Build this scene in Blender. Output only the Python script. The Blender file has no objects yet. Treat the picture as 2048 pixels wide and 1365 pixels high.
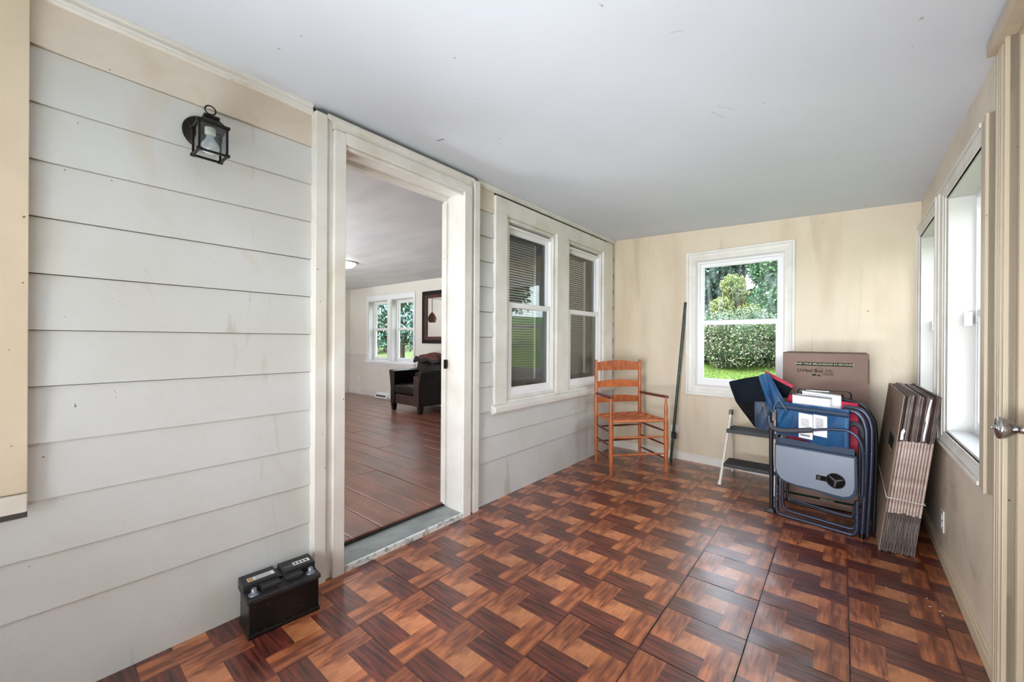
import bpy, math, random
import numpy as np
from mathutils import Vector, Matrix
random.seed(7); rng = np.random.default_rng(7)
C = bpy.context.scene.collection
sc = bpy.context.scene
def S(r, g, b):  # sRGB 0-255 -> linear
    f = lambda c: (c/255/12.92) if c/255 <= .04045 else ((c/255+.055)/1.055)**2.4
    return (f(r), f(g), f(b), 1)

# ------------------------------------------------------------------ camera
cd = bpy.data.cameras.new('camera'); cam = bpy.data.objects.new('camera', cd); C.objects.link(cam)
cd.sensor_width = 36; cd.lens = 798.27*36/2048; cd.clip_start = .05; cd.clip_end = 300
R3 = Matrix(((0.771298012, -0.005164265, 0.636453224), (0.636445804, -0.003183686, -0.771314853), (0.006009542, 0.999981597, 0.000831205)))
cam.matrix_world = Matrix.Translation((0, 0, 1.15)) @ R3.to_4x4()
sc.camera = cam
# ------------------------------------------------------------------ sky, sun, light, exposure
world = bpy.data.worlds.new('sky'); sc.world = world; world.use_nodes = True
nt = world.node_tree; nt.nodes.clear()
wo = nt.nodes.new('ShaderNodeOutputWorld'); bg = nt.nodes.new('ShaderNodeBackground')
tc = nt.nodes.new('ShaderNodeTexCoord'); sx = nt.nodes.new('ShaderNodeSeparateXYZ'); cr = nt.nodes.new('ShaderNodeValToRGB')
nt.links.new(tc.outputs['Generated'], sx.inputs[0]); nt.links.new(sx.outputs['Z'], cr.inputs[0])
cr.color_ramp.elements[0].position = 0; cr.color_ramp.elements[0].color = (.95, .97, 1, 1)
cr.color_ramp.elements[1].position = .8; cr.color_ramp.elements[1].color = (.74, .84, 1, 1)
nt.links.new(cr.outputs[0], bg.inputs[0]); nt.links.new(bg.outputs[0], wo.inputs[0])
bg.inputs[1].default_value = 5.2
sun_d = bpy.data.lights.new('sun', 'SUN'); sun = bpy.data.objects.new('sun', sun_d); C.objects.link(sun)
sun_d.energy = 6.5; sun_d.angle = math.radians(1.2); sun_d.color = (1, .95, .85)
sun.rotation_euler = Vector((-.45, -.55, .9)).to_track_quat('Z', 'Y').to_euler()
sc.view_settings.view_transform = 'Standard'; sc.view_settings.look = 'None'
sc.view_settings.exposure = 0.5; sc.view_settings.gamma = 1; sc.view_settings.use_curve_mapping = False
sc.cycles.max_bounces = 14; sc.cycles.diffuse_bounces = 8; sc.cycles.glossy_bounces = 5
sc.cycles.transparent_max_bounces = 16; sc.cycles.transmission_bounces = 6
sc.cycles.sample_clamp_indirect = 6; sc.cycles.caustics_reflective = False; sc.cycles.caustics_refractive = False
def area(name, loc, normal, sx_, sy_, power, col=(1, 1, 1), portal=False):
    d = bpy.data.lights.new(name, 'AREA'); o = bpy.data.objects.new(name, d); C.objects.link(o)
    d.shape = 'RECTANGLE'; d.size = sx_; d.size_y = sy_; d.energy = power; d.color = col
    o.location = loc; o.rotation_euler = Vector(normal).to_track_quat('-Z', 'Y').to_euler()
    if portal: d.cycles.is_portal = True
    return o
# added fill lamps, unseen behind the camera and in the inner room, brighten ceilings
for q in (area('fill_bounce', (-.6, -.75, .30), (0, .55, 1), 1.6, 1.0, 20, (.90, .96, 1)), area('fill_bounce_inner', (-5.2, -.7, .35), (0, .6, 1), 2.4, 2.0, 215, (.92, .97, 1))): q.data.spread = math.radians(115)
area('fill_front', (-.40, -1.35, 1.2), (-.18, 1, -.16), .8, 1.3, 12, (.93, .97, 1)).data.spread = math.radians(75)  # added fill lamp behind the camera, lifts far wall and floor
area('fill_low_left', (-1.3, -1.0, .17), (.55, 1, .22), 1.3, .28, 12, (.95, .98, 1)).data.spread = math.radians(95)  # low fill lamp added out of view to brighten the right wall
sd = bpy.data.lights.new('fill_spot', 'SPOT'); so = bpy.data.objects.new('fill_spot', sd); C.objects.link(so)  # spot added as fill for the far ceiling
sd.energy = 300; sd.spot_size = math.radians(46); sd.spot_blend = 1; sd.shadow_soft_size = .6; sd.color = (.90, .96, 1)
so.location = (-.45, -1.2, .60); so.rotation_euler = (Vector((-.95, 4.0, 2.2))-Vector(so.location)).to_track_quat('-Z', 'Y').to_euler()
area('portal_far', (-.72, 4.2, 1.33), (0, -1, 0), .75, 1.2, 1, portal=True)
area('portal_right_near', (.62, 2.58, 1.3), (-1, 0, 0), .75, 1.2, 1, portal=True)
area('portal_right_far', (.62, 3.62, 1.3), (-1, 0, 0), .75, 1.2, 1, portal=True)
area('portal_right_behind', (.62, -1.0, 1.4), (-1, 0, 0), .5, 1.0, 1, portal=True)
area('portal_rear', (-.575, -1.75, 1.4), (0, 1, 0), 1.0, 1.1, 1, portal=True)
area('portal_inner', (-6.45, 4.50, 1.33), (0, -1, 0), 1.3, 1.2, 1, portal=True)
area('portal_inner_rear', (-5.0, -2.15, 1.35), (0, 1, 0), 3.0, 1.4, 1, portal=True)

# ------------------------------------------------------------------ helpers
class MB:
    def __init__(s): s.v = []; s.f = []; s.m = []; s.sm = []
    def add(s, vs, fs, mi=0, smooth=False):
        n = len(s.v); s.v += [tuple(map(float, q)) for q in vs]
        for f in fs: s.f.append([i+n for i in f]); s.m.append(mi); s.sm.append(smooth)
    def hexa(s, q, mi=0):  # q: 8 points, 0-3 one side, 4-7 opposite
        s.add(q, [(3, 2, 1, 0), (4, 5, 6, 7), (0, 1, 5, 4), (1, 2, 6, 5), (2, 3, 7, 6), (3, 0, 4, 7)], mi)
    def box(s, a, b, mi=0):
        x0, y0, z0 = a; x1, y1, z1 = b
        s.hexa([(x0, y0, z0), (x1, y0, z0), (x1, y1, z0), (x0, y1, z0), (x0, y0, z1), (x1, y0, z1), (x1, y1, z1), (x0, y1, z1)], mi)
    def fbox(s, fr, u0, u1, v0, v1, w0, w1, mi=0):
        P = fr.p
        s.hexa([P(u0, v0, w0), P(u1, v0, w0), P(u1, v1, w0), P(u0, v1, w0), P(u0, v0, w1), P(u1, v0, w1), P(u1, v1, w1), P(u0, v1, w1)], mi)
    def tube(s, pts, r, seg=8, mi=0, closed=False, rs=None, cap=True):
        pts = [Vector(q) for q in pts]; n = len(pts)
        up = None; rings = []
        for i, q in enumerate(pts):
            a = pts[(i-1) % n] if (closed or i) else pts[0]; b = pts[(i+1) % n] if (closed or i < n-1) else pts[-1]
            t = (b-a).normalized()
            if up is None:
                up = Vector((0, 0, 1)) if abs(t.z) < .9 else Vector((1, 0, 0))
            x = t.cross(up)
            if x.length < 1e-5: x = t.cross(Vector((1, 0, 0)))
            x.normalize(); y = x.cross(t).normalized(); up = y
            rr = rs[i] if rs else r
            rings.append([q + (x*math.cos(2*math.pi*k/seg) + y*math.sin(2*math.pi*k/seg))*rr for k in range(seg)])
        vs = [v for rg in rings for v in rg]; fs = []
        m = n if closed else n-1
        for i in range(m):
            for k in range(seg):
                a = i*seg+k; b = i*seg+(k+1) % seg; c = ((i+1) % n)*seg+(k+1) % seg; d = ((i+1) % n)*seg+k
                fs.append((a, b, c, d))
        s.add(vs, fs, mi, True)
        if not closed and cap:
            s.add(rings[0], [tuple(range(seg))[::-1]], mi); s.add(rings[-1], [tuple(range(seg))], mi)
    def lathe(s, c, axis, prof, seg=20, mi=0):  # prof: (dist along axis, radius)
        c = Vector(c); ax = Vector(axis).normalized()
        s.tube([c + ax*d for d, r in prof], 1, seg, mi, rs=[max(r, .0004) for d, r in prof])
    def prism(s, poly, off, mi=0):  # poly: list of 3D points, off: thickness vector
        poly = [Vector(q) for q in poly]; n = len(poly); off = Vector(off)
        s.add(poly + [q+off for q in poly], [tuple(range(n))[::-1], tuple(range(n, 2*n))] + [(i, (i+1) % n, (i+1) % n+n, i+n) for i in range(n)], mi)
    def ring(s, fr, u0, u1, v0, v1, t, w0, w1, mi=0, wi=None):  # picture frame; inner edge may have another front depth
        T = (t,)*4 if not isinstance(t, tuple) else t   # left,right,bottom,top
        O = [(u0, v0), (u1, v0), (u1, v1), (u0, v1)]; I = [(u0+T[0], v0+T[2]), (u1-T[1], v0+T[2]), (u1-T[1], v1-T[3]), (u0+T[0], v1-T[3])]
        wi = w1 if wi is None else wi
        for k in range(4):
            j = (k+1) % 4
            if T[[2, 1, 3, 0][k]] <= 0: continue
            s.hexa([fr.p(*O[k], w0), fr.p(*O[j], w0), fr.p(*I[j], w0), fr.p(*I[k], w0), fr.p(*O[k], w1), fr.p(*O[j], w1), fr.p(*I[j], wi), fr.p(*I[k], wi)], mi)
    def sheet(s, fn, nu, nv, mi=0, thick=None, smooth=True):  # fn(a,b)->(point); double surface when thick vector
        for sgn in ((0, 1) if thick is not None else (0,)):
            vs = [Vector(fn(i/nu, j/nv)) + (Vector(thick)*sgn if thick is not None else Vector()) for j in range(nv+1) for i in range(nu+1)]
            fs = [(j*(nu+1)+i, j*(nu+1)+i+1, (j+1)*(nu+1)+i+1, (j+1)*(nu+1)+i) for j in range(nv) for i in range(nu)]
            s.add(vs, fs, mi, smooth)
        if thick is not None:
            T = Vector(thick)
            e = [(i/nu, 0) for i in range(nu+1)] + [(1, j/nv) for j in range(1, nv+1)] + [(i/nu, 1) for i in range(nu-1, -1, -1)] + [(0, j/nv) for j in range(nv-1, 0, -1)]
            vs = [Vector(fn(*q)) for q in e]; n = len(vs)
            s.add(vs + [v+T for v in vs], [(i, (i+1) % n, (i+1) % n+n, i+n) for i in range(n)], mi)
def mesh_of(name, mb, mats, base=(0, 0, 0)):
    me = bpy.data.meshes.new(name)
    bx_, by_, bz_ = base
    me.from_pydata([(x-bx_, y-by_, z-bz_) for x, y, z in mb.v], [], mb.f)
    for m in (mats if isinstance(mats, (list, tuple)) else [mats]): me.materials.append(m)
    me.polygons.foreach_set('material_index', mb.m); me.polygons.foreach_set('use_smooth', mb.sm)
    me.update(); return me
def tag(o, label=None, cat=None, group=None, kind=None):
    if label: o['label'] = label
    if cat: o['category'] = cat
    if group: o['group'] = group
    if kind: o['kind'] = kind
    return o
def wloc(o):
    v = Vector(o.location); q = o.parent
    while q: v = v + Vector(q.location); q = q.parent
    return v
def part(name, mb, mats, parent=None, bevel=0, loc=None, **kw):  # mesh in world coordinates; parents are never rotated
    pw = wloc(parent) if parent else Vector()
    base = Vector(loc) if loc is not None else (pw if parent else Vector())
    o = bpy.data.objects.new(name, mesh_of(name, mb, mats, base)); C.objects.link(o)
    if parent: o.parent = parent
    o.location = base - pw
    if bevel:
        m = o.modifiers.new('bevel', 'BEVEL'); m.width = bevel; m.segments = 2; m.limit_method = 'ANGLE'; m.angle_limit = .6
    return tag(o, **kw)
def thing(name, loc, label=None, cat=None, group=None, kind=None):
    o = bpy.data.objects.new(name, None); C.objects.link(o); o.location = loc; o.empty_display_size = .05
    return tag(o, label, cat, group, kind)
def text_mesh(txt, size, bold=0.0, align='CENTER'):
    cu = bpy.data.curves.new('t', 'FONT'); cu.body = txt; cu.size = size; cu.align_x = align; cu.align_y = 'CENTER'; cu.offset = bold
    o = bpy.data.objects.new('t', cu); C.objects.link(o); dg = bpy.context.evaluated_depsgraph_get()
    me = bpy.data.meshes.new_from_object(o.evaluated_get(dg)); C.objects.unlink(o); bpy.data.objects.remove(o)
    vs = [v.co.copy() for v in me.vertices]; fs = [list(p.vertices) for p in me.polygons]; bpy.data.meshes.remove(me)
    return vs, fs
class Frame:
    def __init__(s, O, u, n): s.O = Vector(O); s.u = Vector(u).normalized(); s.n = Vector(n).normalized()
    def p(s, u, v, w=0): return s.O + s.u*u + s.n*w + Vector((0, 0, v))
def put_text(mb, fr, txt, size, u, v, w, sx=1, mi=0, bold=0.0, shear=0):
    vs, fs = text_mesh(txt, size, bold)
    mb.add([fr.p(u+q.x*sx+q.y*shear, v+q.y, w) for q in vs], fs, mi)
def copy_obj(o, parent=None, loc=None):
    c = o.copy(); C.objects.link(c)
    if parent: c.parent = parent
    if loc is not None: c.location = loc
    return c

def mat(name, col, rough=.5, metal=0, col2=None, scale=8, stretch=(1, 1, 1), detail=4, bump=0, bscale=40, spec=.5, coat=0, lo=.35, hi=.65, specks=None, distort=0):
    m = bpy.data.materials.new(name); m.use_nodes = True; n = m.node_tree.nodes; l = m.node_tree.links
    b = n['Principled BSDF']; b.inputs['Base Color'].default_value = col; b.inputs['Roughness'].default_value = rough
    b.inputs['Metallic'].default_value = metal; b.inputs['Specular IOR Level'].default_value = spec; b.inputs['Coat Weight'].default_value = coat
    geo = n.new('ShaderNodeTexCoord')
    src = None
    if col2:
        mp = n.new('ShaderNodeMapping'); mp.inputs['Scale'].default_value = stretch; l.new(geo.outputs['Object'], mp.inputs[0])
        nz = n.new('ShaderNodeTexNoise'); nz.inputs['Scale'].default_value = scale; nz.inputs['Detail'].default_value = detail; nz.inputs['Distortion'].default_value = distort
        l.new(mp.outputs[0], nz.inputs['Vector'])
        r = n.new('ShaderNodeValToRGB'); r.color_ramp.elements[0].position = lo; r.color_ramp.elements[0].color = col; r.color_ramp.elements[1].position = hi; r.color_ramp.elements[1].color = col2
        l.new(nz.outputs[0], r.inputs[0]); src = r.outputs[0]
    if specks:
        sc_, th, c3 = specks
        nz = n.new('ShaderNodeTexNoise'); nz.inputs['Scale'].default_value = sc_; nz.inputs['Detail'].default_value = 1
        l.new(geo.outputs['Object'], nz.inputs['Vector'])
        r = n.new('ShaderNodeMapRange'); r.inputs[1].default_value = th; r.inputs[2].default_value = th+.015
        l.new(nz.outputs[0], r.inputs[0]); mx = n.new('ShaderNodeMix'); mx.data_type = 'RGBA'; l.new(r.outputs[0], mx.inputs[0])
        if src: l.new(src, mx.inputs[6])
        else: mx.inputs[6].default_value = col
        mx.inputs[7].default_value = c3; src = mx.outputs[2]
    if src: l.new(src, b.inputs['Base Color'])
    if bump:
        nz = n.new('ShaderNodeTexNoise'); nz.inputs['Scale'].default_value = bscale; nz.inputs['Detail'].default_value = 5; l.new(geo.outputs['Object'], nz.inputs['Vector'])
        bp = n.new('ShaderNodeBump'); bp.inputs['Strength'].default_value = bump; bp.inputs['Distance'].default_value = .01
        l.new(nz.outputs[0], bp.inputs['Height']); l.new(bp.outputs[0], b.inputs['Normal'])
    return m
def emit(name, col, st):
    m = bpy.data.materials.new(name); m.use_nodes = True; b = m.node_tree.nodes['Principled BSDF']
    b.inputs['Base Color'].default_value = col; b.inputs['Emission Color'].default_value = col; b.inputs['Emission Strength'].default_value = st
    return m
def glass(name, dirt=0.0, tint=(1, 1, 1, 1), refl=1.0):
    m = bpy.data.materials.new(name); m.use_nodes = True; n = m.node_tree.nodes; l = m.node_tree.links; n.clear()
    out = n.new('ShaderNodeOutputMaterial'); tr = n.new('ShaderNodeBsdfTransparent'); tr.inputs[0].default_value = tint
    gl = n.new('ShaderNodeBsdfGlossy'); gl.inputs['Roughness'].default_value = .01
    fz = n.new('ShaderNodeLayerWeight'); fz.inputs[0].default_value = .5
    pw5 = n.new('ShaderNodeMath'); pw5.operation = 'POWER'; pw5.inputs[1].default_value = 5; l.new(fz.outputs['Facing'], pw5.inputs[0])
    ma = n.new('ShaderNodeMath'); ma.operation = 'MULTIPLY_ADD'; ma.inputs[1].default_value = .9; ma.inputs[2].default_value = .04; l.new(pw5.outputs[0], ma.inputs[0])
    mu = n.new('ShaderNodeMath'); mu.operation = 'MULTIPLY'; mu.inputs[1].default_value = refl; mu.use_clamp = True; l.new(ma.outputs[0], mu.inputs[0])
    mx = n.new('ShaderNodeMixShader'); l.new(mu.outputs[0], mx.inputs[0]); l.new(tr.outputs[0], mx.inputs[1]); l.new(gl.outputs[0], mx.inputs[2])
    last = mx.outputs[0]
    if dirt:
        geo = n.new('ShaderNodeTexCoord'); mp = n.new('ShaderNodeMapping'); mp.inputs['Scale'].default_value = (9, 9, 2.2); l.new(geo.outputs['Object'], mp.inputs[0])
        nz = n.new('ShaderNodeTexNoise'); nz.inputs['Scale'].default_value = 1.6; nz.inputs['Detail'].default_value = 8; nz.inputs['Distortion'].default_value = 1.2; l.new(mp.outputs[0], nz.inputs['Vector'])
        r = n.new('ShaderNodeMapRange'); r.inputs[1].default_value = .45; r.inputs[2].default_value = .85; r.inputs[4].default_value = dirt; l.new(nz.outputs[0], r.inputs[0])
        df = n.new('ShaderNodeBsdfTranslucent'); df.inputs[0].default_value = (.85, .92, .95, 1)
        m2 = n.new('ShaderNodeMixShader'); l.new(r.outputs[0], m2.inputs[0]); l.new(last, m2.inputs[1]); l.new(df.outputs[0], m2.inputs[2]); last = m2.outputs[0]
    l.new(last, out.inputs[0]); return m

# ------------------------------------------------------------------ materials
M = {}
M['siding'] = mat('siding_paint', S(203, 205, 205), .45, col2=S(196, 196, 191), scale=2.2, bump=.12, bscale=30, specks=(75, .80, S(128, 124, 116)))
M['siding_cream'] = mat('siding_cream_paint', S(212, 203, 190), .5, col2=S(203, 191, 174), scale=3, bump=.12, bscale=30, specks=(40, .77, S(130, 115, 98)))
M['white'] = mat('white_trim_paint', S(226, 224, 219), .4, col2=S(214, 211, 204), scale=5, bump=.06, bscale=40, specks=(55, .785, S(120, 112, 100)))
M['jamb'] = mat('window_reveal_paint', S(206, 205, 202), .45, specks=(40, .80, S(140, 134, 126)))
M['vinyl'] = mat('white_vinyl', S(232, 232, 234), .35, bump=.03, bscale=8)
M['cream'] = mat('cream_wall_paint', S(211, 197, 175), .5, col2=S(194, 176, 150), scale=3.2, stretch=(1.4, 1.4, .35), detail=7, lo=.47, hi=.76, bump=.05, bscale=60, specks=(30, .79, S(150, 134, 112)))
M['cream_r'] = mat('cream_wall_paint_scuffed', S(224, 211, 192), .35, col2=S(202, 190, 172), scale=3, detail=8, lo=.42, hi=.75, bump=.06, bscale=50, specks=(34, .775, S(120, 108, 95)))
M['cream_trim'] = mat('cream_trim_paint', S(212, 196, 172), .4, col2=S(201, 184, 160), scale=4, bump=.06, bscale=40, specks=(50, .78, S(120, 100, 80)))
M['door_trim'] = mat('cream_door_paint', S(190, 176, 154), .4, col2=S(176, 161, 140), scale=4, stretch=(1, 3, .3), bump=.06, bscale=40, specks=(50, .79, S(110, 92, 76)))
M['ceiling'] = mat('ceiling_paint', S(207, 212, 220), .65, col2=S(200, 206, 214), scale=1.2, bump=.04, bscale=25, specks=(28, .80, S(165, 164, 160)))
M['inner_wall'] = mat('inner_wall_paint', S(224, 220, 212), .6, col2=S(217, 212, 202), scale=2)
M['inner_lower'] = mat('inner_wainscot_paint', S(214, 213, 208), .55, col2=S(206, 205, 199), scale=4, specks=(22, .80, S(70, 60, 52)))
M['inner_ceiling'] = mat('inner_ceiling_paint', S(205, 205, 205), .6, col2=S(192, 192, 194), scale=1.5, stretch=(1, 3, 1), detail=6, bump=.25, bscale=6)
def stain(m, col, lo, hi, scale, amount, sd_=0.):
    n = m.node_tree.nodes; l = m.node_tree.links; b = n['Principled BSDF']; src = b.inputs['Base Color'].links[0].from_socket
    g = n.new('ShaderNodeNewGeometry'); mp = n.new('ShaderNodeMapping'); mp.inputs['Scale'].default_value = scale; mp.inputs['Location'].default_value = (sd_, sd_, sd_); l.new(g.outputs['Position'], mp.inputs[0])
    z = n.new('ShaderNodeTexNoise'); z.inputs['Scale'].default_value = 1; z.inputs['Detail'].default_value = 7; z.inputs['Distortion'].default_value = 1.4; l.new(mp.outputs[0], z.inputs['Vector'])
    r = n.new('ShaderNodeMapRange'); r.inputs[1].default_value = lo; r.inputs[2].default_value = hi; r.inputs[4].default_value = amount; l.new(z.outputs[0], r.inputs[0])
    mx = n.new('ShaderNodeMix'); mx.data_type = 'RGBA'; l.new(r.outputs[0], mx.inputs[0]); l.new(src, mx.inputs[6]); mx.inputs[7].default_value = col; l.new(mx.outputs[2], b.inputs['Base Color'])
M['siding_gap'] = mat('siding_joint_shadow', S(96, 92, 86), .9)
M['dark_gap'] = mat('dark_gap', S(38, 34, 31), .9)
M['threshold'] = mat('grey_threshold_paint', S(142, 148, 146), .4, col2=S(122, 128, 128), scale=14, specks=(60, .74, S(95, 98, 96)))
M['chipped'] = mat('chipped_white_paint', S(214, 216, 213), .5, col2=S(150, 150, 146), scale=35, lo=.5, hi=.66)
M['subfloor'] = mat('adhesive_grey', S(62, 52, 46), .8, col2=S(110, 104, 98), scale=20)
stain(M['siding'], S(188, 172, 138), .60, .70, (2, 2.2, 1.6), .24); stain(M['siding'], S(150, 138, 112), .64, .72, (9, 9, .8), .35, 3.)
stain(M['siding_cream'], S(188, 168, 132), .55, .72, (3, 3, 5), .5); stain(M['cream'], S(150, 130, 100), .58, .78, (7, 7, .7), .38, 5.); stain(M['cream_r'], S(130, 118, 102), .58, .75, (3, 3, 4), .45)
stain(M['white'], S(196, 186, 160), .56, .72, (3, 3, 3), .35)
M['metal_dark'] = mat('oil_bronze', S(26, 18, 13), .4, metal=.6, bump=.1)
M['black_plastic'] = mat('black_plastic', S(7, 7, 8), .3, bump=.03, bscale=20, specks=(90, .74, S(80, 78, 74)))
M['grey_plastic'] = mat('dark_grey_plastic', S(26, 27, 29), .45, col2=S(36, 36, 38), scale=20)
M['lead'] = mat('lead_terminal', S(120, 122, 132), .35, metal=.6)
M['paper'] = mat('white_paper', S(225, 225, 228), .6)
M['ink'] = mat('grey_ink', S(80, 80, 84), .6)
M['scuff'] = mat('ceiling_scuff', S(168, 166, 160), .7)
M['orange_print'] = mat('orange_print', S(190, 150, 90), .6)
M['chrome'] = mat('brushed_nickel', S(185, 183, 186), .22, metal=1)
M['glass'] = glass('window_glass'); M['glass_far'] = glass('back_window_glass', refl=.45); M['glass_dirty'] = glass('window_glass_hazy', dirt=.16, tint=(.9, .97, .96, 1), refl=.45)
M['glass_refl'] = glass('porch_window_glass', refl=2.0, tint=(.72, .74, .72, 1))
M['screen'] = mat('dark_window_frame', S(58, 60, 66), .5)
M['blind'] = mat('blind_slats', S(150, 144, 130), .45)
M['bulb'] = mat('bulb_glass', S(196, 200, 204), .15, coat=.5)
M['porcelain'] = mat('white_socket', S(212, 212, 204), .35)

def wood(name, base, dark, sx, rough=.3, sc_=1.0, fine=.5, blotch=.6, bs=3.0):
    m = bpy.data.materials.new(name); m.use_nodes = True; n = m.node_tree.nodes; l = m.node_tree.links; b = n['Principled BSDF']
    g = n.new('ShaderNodeTexCoord')
    def noise(vec, sc, det, dis, scale=None):
        if scale:
            mp = n.new('ShaderNodeMapping'); mp.inputs['Scale'].default_value = scale; l.new(vec, mp.inputs[0]); vec = mp.outputs[0]
        z = n.new('ShaderNodeTexNoise'); z.inputs['Scale'].default_value = sc; z.inputs['Detail'].default_value = det; z.inputs['Distortion'].default_value = dis; l.new(vec, z.inputs['Vector']); return z.outputs[0]
    def rng_(src, a, b_, c, d):
        r = n.new('ShaderNodeMapRange'); r.inputs[1].default_value = a; r.inputs[2].default_value = b_; r.inputs[3].default_value = c; r.inputs[4].default_value = d; l.new(src, r.inputs[0]); return r.outputs[0]
    def mul(a, b_, op='MULTIPLY'):
        q = n.new('ShaderNodeMath'); q.operation = op; q.use_clamp = op == 'ADD'
        for i_, v in enumerate((a, b_)):
            if isinstance(v, (int, float)): q.inputs[i_].default_value = v
            else: l.new(v, q.inputs[i_])
        return q.outputs[0]
    o = g.outputs['Object']
    streak = rng_(noise(o, 22*sc_, 6, .35, sx), .42, .62, 0, 1)          # fine grain lines along the wood
    blot = rng_(noise(o, bs*sc_*3, 4, .8, tuple(.5+.5*v for v in sx)), .42, .60, 0, 1)     # darker heartwood clouds
    fac = mul(mul(streak, fine), mul(blot, blotch), 'ADD')
    if name.startswith('tile') or 'plank' in name: b.inputs['Coat Weight'].default_value = .8 if 'plank' in name else .6; b.inputs['Coat Roughness'].default_value = .29
    mx = n.new('ShaderNodeMix'); mx.data_type = 'RGBA'; l.new(fac, mx.inputs[0]); mx.inputs[6].default_value = base; mx.inputs[7].default_value = dark
    gg = n.new('ShaderNodeNewGeometry'); P_ = gg.outputs['Position']
    wear = noise(P_, 1.7, 5, 0); oi = n.new('ShaderNodeObjectInfo')
    val = mul(rng_(wear, .35, .7, .84, 1.16), rng_(oi.outputs['Random'], 0, 1, .86, 1.12))
    hs = n.new('ShaderNodeHueSaturation'); l.new(val, hs.inputs['Value']); l.new(mx.outputs[2], hs.inputs['Color']); l.new(hs.outputs[0], b.inputs['Base Color'])
    l.new(rng_(wear, .3, .7, max(rough, .29), max(rough, .29)*1.25), b.inputs['Roughness'])
    bp = n.new('ShaderNodeBump'); bp.inputs['Strength'].default_value = .12; bp.inputs['Distance'].default_value = .004; l.new(noise(P_, 10, 3, 0), bp.inputs['Height']); l.new(bp.outputs[0], b.inputs['Normal'])
    return m
M['tile_ly'] = wood('tile_print_light_lengthways', S(187, 111, 68), S(106, 50, 32), (2.6, .28, 1), .27)
M['tile_c'] = wood('tile_print_pale_square', S(198, 128, 84), S(136, 74, 46), (2.0, .7, 1), .27, fine=.35, blotch=.5)
M['tile_dx'] = wood('tile_print_dark_crossways', S(118, 54, 40), S(54, 20, 17), (.22, 3.2, 1), .27, fine=.85, blotch=.35)
M['plank'] = wood('inner_plank_wood', S(138, 86, 68), S(84, 44, 36), (.12, 2.2, 1), .27, .5, fine=.35, blotch=.5)
M['chair_wood'] = wood('maple_chair_wood', S(190, 110, 62), S(160, 84, 46), (2, 2, .4), .25, 1.5)
M['arm_wood'] = wood('dark_arm_wood', S(112, 54, 38), S(86, 38, 28), (1, 1, 1), .25, 1.5)
M['rush'] = mat('woven_seat_tape', S(205, 124, 78), .55, col2=S(176, 96, 58), scale=60)

# ------------------------------------------------------------------ frames
A_, B_, D_ = 1.9249, .4316, 4.0914
ZL, ZR = 2.249, 2.1515
L = Frame((-A_, 0, 0), (0, 1, 0), (1, 0, 0))
F = Frame((-A_, D_, 0), (1, -.0361, 0), (-.0361, -1, 0))
Rw = Frame((B_-.0106*D_, 0, 0), (.0106, 1, 0), (-1, .0106, 0))
W = Frame((-7.65, 4.25, 0), (1, .03, 0), (.03, -1, 0))       # window wall of the inner room
ZI, ZC = .06, 2.18                                             # inner floor and ceiling
def zc(x): return ZL + (ZR-ZL)*(x+A_)/(A_+B_)

def wall_mesh(fr, u0, u1, v0, v1, w0, w1, holes):
    mb = MB(); us = sorted({u0, u1, *[h[0] for h in holes], *[h[1] for h in holes]}); vs = sorted({v0, v1, *[h[2] for h in holes], *[h[3] for h in holes]})
    us = [u for u in us if u0 <= u <= u1]; vs = [v for v in vs if v0 <= v <= v1]
    for a, b in zip(us, us[1:]):
        run = None
        for c, d in zip(vs, vs[1:]):
            um, vm = (a+b)/2, (c+d)/2
            solid = not any(h[0] < um < h[1] and h[2] < vm < h[3] for h in holes)
            if solid: run = (run[0] if run else c, d)
            if (not solid or d == vs[-1]) and run:
                mb.fbox(fr, a, b, run[0], run[1], w0, w1); run = None
    return mb

# openings
DOOR = (.99, 1.79, ZI-.06, 2.108)
LW = [(2.25, 2.92, .70, 2.08), (3.11, 3.80, .70, 2.08)]
LW0 = (-1.05, -.11, .685, 2.03)
FW = (.855, 1.56, .735, 1.915)
RW = [(2.22, 2.965, .70, 1.89), (3.29, 3.95, .70, 1.89)]
RD = (1.0, 1.90, 0.0, 2.09)
RB = (-1.25, -.75, .90, 1.90)
wl = part('wall_left', wall_mesh(L, -1.6, D_+.0, 0, 2.4, -.155, -.014, [DOOR, *LW, LW0]), M['siding_gap'], kind='structure')
part('wall_back', wall_mesh(F, -.16, 2.6, -.3, 2.4, -.12, 0, [FW]), M['cream'], kind='structure')
part('wall_right', wall_mesh(Rw, -1.75, 4.02, -.3, 2.4, -.16, 0, [*RW, RD, RB]), M['cream_r'], kind='structure')
RE = Frame((-A_, -1.6, 0), (1, 0, 0), (0, 1, 0))
part('wall_front', wall_mesh(RE, -.16, 2.5, -.3, 2.4, -.12, 0, [(.85, 1.85, .85, 1.95)]), M['cream'], kind='structure')
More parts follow.
